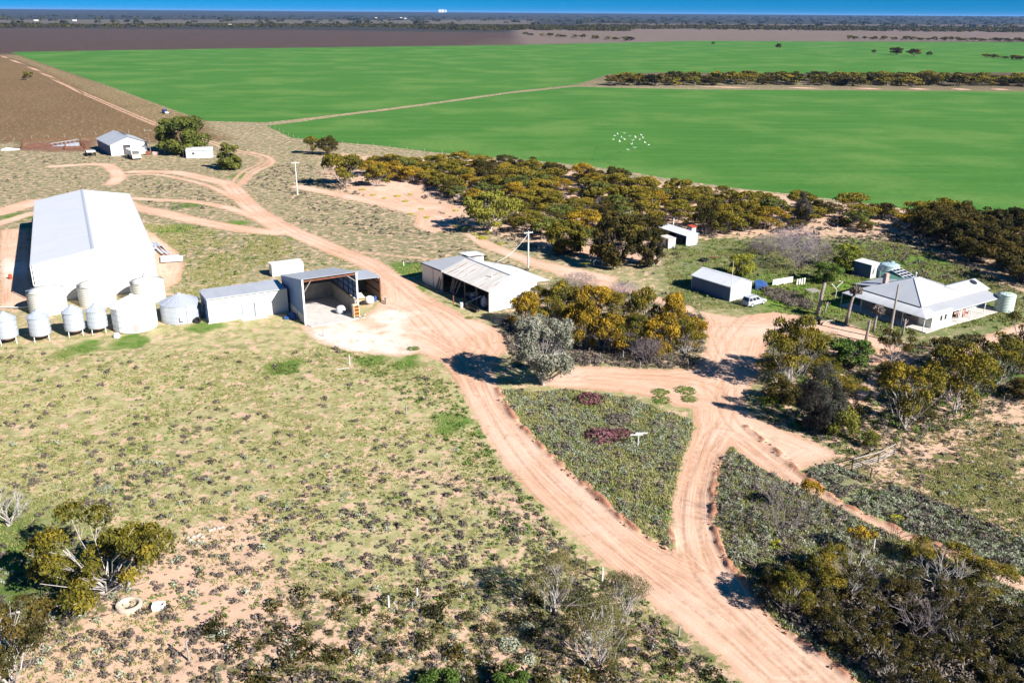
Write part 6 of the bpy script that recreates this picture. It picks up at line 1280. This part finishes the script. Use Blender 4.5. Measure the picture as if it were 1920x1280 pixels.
for i, q in enumerate((SALT, SALT2, SALT3)):
    stuff_field('island_saltbush', q, [6500, 12000, 6500][i], 40 + i, 'saltbush', .22, .95, .42, 44, .14, lim=.35, dens=lambda x, y: sm(fbm(x, y, 3.2, 71), .30, .60), label='dense grey-green saltbush cover on the road island')
    stuff_field('island_herbs', q, [4200, 9000, 5200][i], 50 + i, 'green_bush', .2, .75, .35, 28, .16, lim=.1, dens=lambda x, y: sm(fbm(x, y, 3.5, 73), .42, .62), label='bright green weeds among the saltbush of the road island')
    stuff_field('island_dry_bushes', q, [600, 2200, 1000][i], 60 + i, 'dry_bush', .4, 1.2, .55, 40, .15, label='dark dry bushes among the saltbush of the road island')
stuff_field('thicket_undergrowth', TH, 3500, 66, 'dry_bush', .5, 1.5, .6, 44, .15, label='dark undergrowth below the bottom right thicket')
RP = [(1560, 860), (1700, 820), (1935, 735), (2100, 760), (2100, 1100), (1935, 1060), (1700, 940)]
stuff_field('paddock_bushes', RP, 4200, 68, 'dry_bush', .3, .9, .5, 34, .17, dens=lambda x, y: .5 * fbm(x, y, 6, 35), label='grey-brown bushes on the red paddock at the right')
stuff_field('paddock_saltbush', RP, 2600, 69, 'saltbush', .3, .9, .5, 34, .17, dens=lambda x, y: .5 * fbm(x, y, 6, 36), label='grey saltbush on the red paddock at the right')
UND = [(940, 600), (1320, 590), (1320, 690), (960, 690)]
stuff_field('clump_undergrowth', UND, 2500, 71, 'dry_bush', .4, 1.2, .6, 36, .16, lim=.2, label='dry undergrowth below the golden clump')
stuff_field('grove_undergrowth', [(1440, 640), (1700, 650), (1940, 640), (1940, 750), (1700, 830), (1560, 860), (1430, 790)], 6000, 72, 'green_bush', .4, 1.2, .5, 34, .16, lim=.3, dens=lambda x, y: .7 * fbm(x, y, 5, 44), label='green and dark undergrowth below the farmhouse trees')
stuff_field('grove_undergrowth', [(1440, 640), (1700, 650), (1940, 640), (1940, 750), (1700, 830), (1560, 860), (1430, 790)], 4200, 73, 'dry_bush', .4, 1.3, .5, 34, .16, lim=.3, dens=lambda x, y: .8 * fbm(x, y, 5, 45), label='dry undergrowth below the farmhouse trees')
MID = [(250, 330), (560, 300), (760, 400), (1000, 470), (1290, 560), (1000, 560), (780, 500), (600, 440), (480, 370), (350, 440), (300, 420)]
stuff_field('scrub_bushes', MID, 9000, 74, 'dry_bush', .4, 1.1, .45, 16, .25, lim=.8, dens=lambda x, y: sm(fbm(x, y, 9, 61), .35, .62) * .8, label='low grey scrub between the tracks in the middle distance')
stuff_field('scrub_bushes', [(-100, 290), (230, 290), (260, 350), (60, 370), (-100, 380)], 2500, 75, 'dry_bush', .4, 1.1, .45, 16, .25, lim=.8, dens=lambda x, y: .35 * fbm(x, y, 9, 62), label='low scrub behind the big shed')
stuff_field('scrub_bushes', [(270, 430), (480, 440), (640, 500), (480, 500), (420, 530), (350, 560)], 2600, 76, 'green_bush', .3, .9, .4, 18, .24, lim=.8, dens=lambda x, y: .6 * fbm(x, y, 6, 63), label='green weeds between the big shed and the track')
stuff_field('belt_undergrowth', [(600, 300), (900, 310), (1300, 370), (1800, 420), (1940, 500), (1600, 440), (1300, 450), (1250, 520), (1050, 480), (860, 430), (640, 360)], 9000, 77, 'dry_bush', .6, 1.9, .5, 18, .24, lim=.8, dens=lambda x, y: .8 * fbm(x, y, 7, 64), label='grey undergrowth below the tree belt')
stuff_field('garden_weeds', [(1250, 450), (1700, 440), (1940, 560), (1935, 640), (1850, 610), (1560, 640), (1420, 570), (1290, 560)], 8000, 78, 'green_bush', .3, 1.0, .35, 18, .22, lim=.5, dens=lambda x, y: .7 * fbm(x, y, 6, 65), label='green weeds in the garden around the farmhouse')
stuff_field('garden_weeds', [(1380, 450), (1700, 440), (1940, 560), (1700, 520), (1440, 520)], 4000, 79, 'dry_bush', .4, 1.3, .45, 18, .22, lim=.5, dens=lambda x, y: .8 * fbm(x, y, 8, 66), label='grey scrub behind the farmhouse')
stuff_field('scrub_clumps', [(420, 1130), (900, 1080), (1180, 1180), (1400, 1300), (300, 1310)], 260, 80, 'mallee_dark', .6, 2.0, .55, 90, .10, label='dark green clumps of scrub along the bottom of the paddock')
stuff_field('scrub_clumps', TH, 900, 88, 'mallee_dark', .6, 2.2, .6, 80, .10, label='dark green scrub clumps filling the bottom right thicket')
# grass
def grass(name, pts, n, seed, h, dens, label):
    C = clear_pts(pts, n, seed, .1, dens); rg = np.random.default_rng(seed); k = 5; n = len(C); c = np.repeat(C, k, 0) + rg.normal(0, .09, (n * k, 2)); a = rg.uniform(0, 6.28, n * k); hh = h * rg.uniform(.5, 1.3, n * k); w = .035 * rg.uniform(.7, 1.6, n * k)
    V = np.stack([np.c_[c[:, 0] - np.cos(a) * w, c[:, 1] - np.sin(a) * w, 0 * a], np.c_[c[:, 0] + np.cos(a) * w, c[:, 1] + np.sin(a) * w, 0 * a], np.c_[c[:, 0] + rg.normal(0, .09, n * k), c[:, 1] + rg.normal(0, .09, n * k), hh]], 1).reshape(-1, 3)
    tag(link(name, raw_mesh(name, V, np.arange(3 * n * k).reshape(-1, 3), np.clip(rg.normal(.6, .25, n * k), 0, 1)), 'grass'), label, None, None, 'stuff')
grass('paddock_grass', FORE, 75000, 81, .2, lambda x, y: sm(fbm(x, y, 5, 101), .3, .55) * (.5 + .5 * sm(-y, -140, -90)), 'short dry yellow-green grass on the foreground paddock')

grass('garden_grass', [(1240, 440), (1500, 470), (1700, 450), (1940, 560), (1935, 640), (1850, 610), (1560, 640), (1420, 580), (1260, 580)], 42000, 82, .32, lambda x, y: sm(fbm(x, y, 5, 102), .25, .6), 'green grass in the garden around the farmhouse and garage')
grass('paddock_grass', RP, 26000, 83, .2, lambda x, y: sm(fbm(x, y, 5, 103), .35, .6), 'short grass on the red paddock at the right')
grass('island_grass', SALT, 22000, 84, .3, lambda x, y: .7 + 0 * x, 'grass between the saltbush of the road island')
grass('island_grass', SALT2, 30000, 85, .3, lambda x, y: .7 + 0 * x, 'grass between the saltbush of the right-hand road island')
grass('scrub_grass', [(260, 420), (480, 430), (640, 490), (800, 500), (850, 560), (740, 500), (560, 470), (480, 500), (400, 560), (330, 560)], 26000, 86, .35, lambda x, y: sm(fbm(x, y, 6, 104), .3, .6), 'grass between the big shed and the track')
M['clod'] = leaf_mat('dirt_clods', [(.26, .12, .07), (.38, .20, .13), (.50, .30, .20), (.58, .38, .27)], 0)
rg = np.random.default_rng(3); cc = []
for b in BERMS:
    for i in range(len(b) - 1):
        L = np.hypot(*(b[i + 1] - b[i])); n = int(L * 5)
        if n and np.hypot(*b[i]) < 260: u = rg.uniform(size=(n, 1)); cc.append(b[i] * (1 - u) + b[i + 1] * u + rg.normal(0, .28, (n, 2)))
cc = np.vstack(cc); cc = cc[rg.uniform(size=len(cc)) < sm(fbm(cc[:, 0], cc[:, 1], 2.5, 33), .3, .55)]
w = .06 + .26 * rg.uniform(0, 1, len(cc)) ** 2; blob_stuff('dirt_clods', cc, w, w * rg.uniform(.5, .9, len(cc)) + .05, 'clod', 10, .42, 'reddish clods of earth graded up along the road edges', .9, 4)
# far woodland as one mass, grain silos on the horizon
def far_wood(name, pts, n, seed, w0, w1, label, h=6):
    rg = np.random.default_rng(seed); poly = G(pts); lo, hi = poly.min(0), poly.max(0); C = rg.uniform(lo, hi, (n, 2)); C = C[poly_sd(C[:, 0], C[:, 1], poly, 1.) < 0]
    C = C[fbm(C[:, 0], C[:, 1], 160, seed) > .36]; w = rg.uniform(w0, w1, len(C)); zz = 42 * sm(np.hypot(C[:, 0], C[:, 1]), 6000, 16000)
    L = 14; N = len(C) * L; d = rg.normal(0, 1, (N, 3)); d /= np.linalg.norm(d, axis=1)[:, None]; d[:, 2] = np.abs(d[:, 2]); ww = np.repeat(w, L)
    Pn = np.stack([np.repeat(C[:, 0], L) + d[:, 0] * ww / 2, np.repeat(C[:, 1], L) + d[:, 1] * ww / 2, np.repeat(zz, L) + h * .25 + d[:, 2] * h * .7], 1)
    V, Fq = leaf_quads(Pn, d, ww * .22, .7, .5, rg); tag(link(name, raw_mesh(name, V, Fq, rg.uniform(0, .8, N)), 'mallee_dark'), label, None, None, 'stuff')
far_wood('far_woodland', [(-500, 53), (700, 52), (860, 57), (1100, 56), (1100, 50), (700, 47), (-500, 46)], 5200, 5, 9, 18, 'dark line of woodland beyond the ploughed paddock')
far_wood('far_woodland', [(860, 57), (1180, 59), (1190, 53), (1000, 50), (860, 52)], 1500, 6, 9, 18, 'dark woodland beyond the pale far paddock')
far_wood('far_woodland', [(1100, 54), (2400, 66), (2400, 56), (1100, 48)], 6500, 7, 9, 18, 'dark woodland along the top right of the paddocks')
far_wood('far_woodland', [(-900, 43), (2700, 56), (2700, 40), (-900, 27)], 16000, 9, 18, 40, 'dark far-off scrub reaching to the horizon', 8)
gc = P(829, 24.9)[:2]; gc = gc / np.hypot(*gc) * 15500
for i in range(5):
    x = gc[0] + (i - 2) * 26 + (8 if i > 3 else 0); tt = thing('wheat_silo', ['leftmost', 'second', 'middle', 'fourth', 'rightmost'][i] + ' of the five tiny white wheat silos on the horizon', 'silo', (x, gc[1], 41), 0, 'wheat silos on the horizon')
    MB().lathe([(10.5, 0), (10.5, 40), (7, 44), (.1, 46)], 20).build('silo_wall', 'silo_white', tt)
for i, (bx, by) in enumerate([(434, 49), (752, 35), (705, 22 + 13), (760, 36), (68, 40), (140, 40)]):
    c = P(bx, by); k = thing('far_house', 'tiny white building far off near the horizon, ' + ['left of centre above the dark tree line', 'below the right of the wheat silos', 'just left of the wheat silos', 'next to another below the wheat silos', 'at the far left', 'second from the far left'][i], 'building', (c[0], c[1], 42 * float(sm(np.hypot(c[0], c[1]), 6000, 16000))), 0)
    MB().box(-8, 8, -4, 4, 0, 4).build('wall', 'white', k); MB().prism([(-9, -5, 4), (-9, 5, 4), (-9, 0, 6)], (18, 0, 0)).build('roof', 'white', k)
# air
hz = MB().box(-62000, 62000, -61000, 62000, -1.2, 100).build('haze', None); hz['kind'] = 'stuff'; hz['label'] = 'thin blue air over the plain'
hm = bpy.data.materials.new('haze'); hm.use_nodes = True; hn = hm.node_tree.nodes; hn.remove(hn['Principled BSDF']); pv = hn.new('ShaderNodeVolumePrincipled')
pv.inputs['Color'].default_value = (.22, .50, 1, 1); pv.inputs['Density'].default_value = 2.4e-5; pv.inputs['Anisotropy'].default_value = 0.0
hm.node_tree.links.new(pv.outputs[0], hn['Material Output'].inputs['Volume']); hz.data.materials.append(hm)
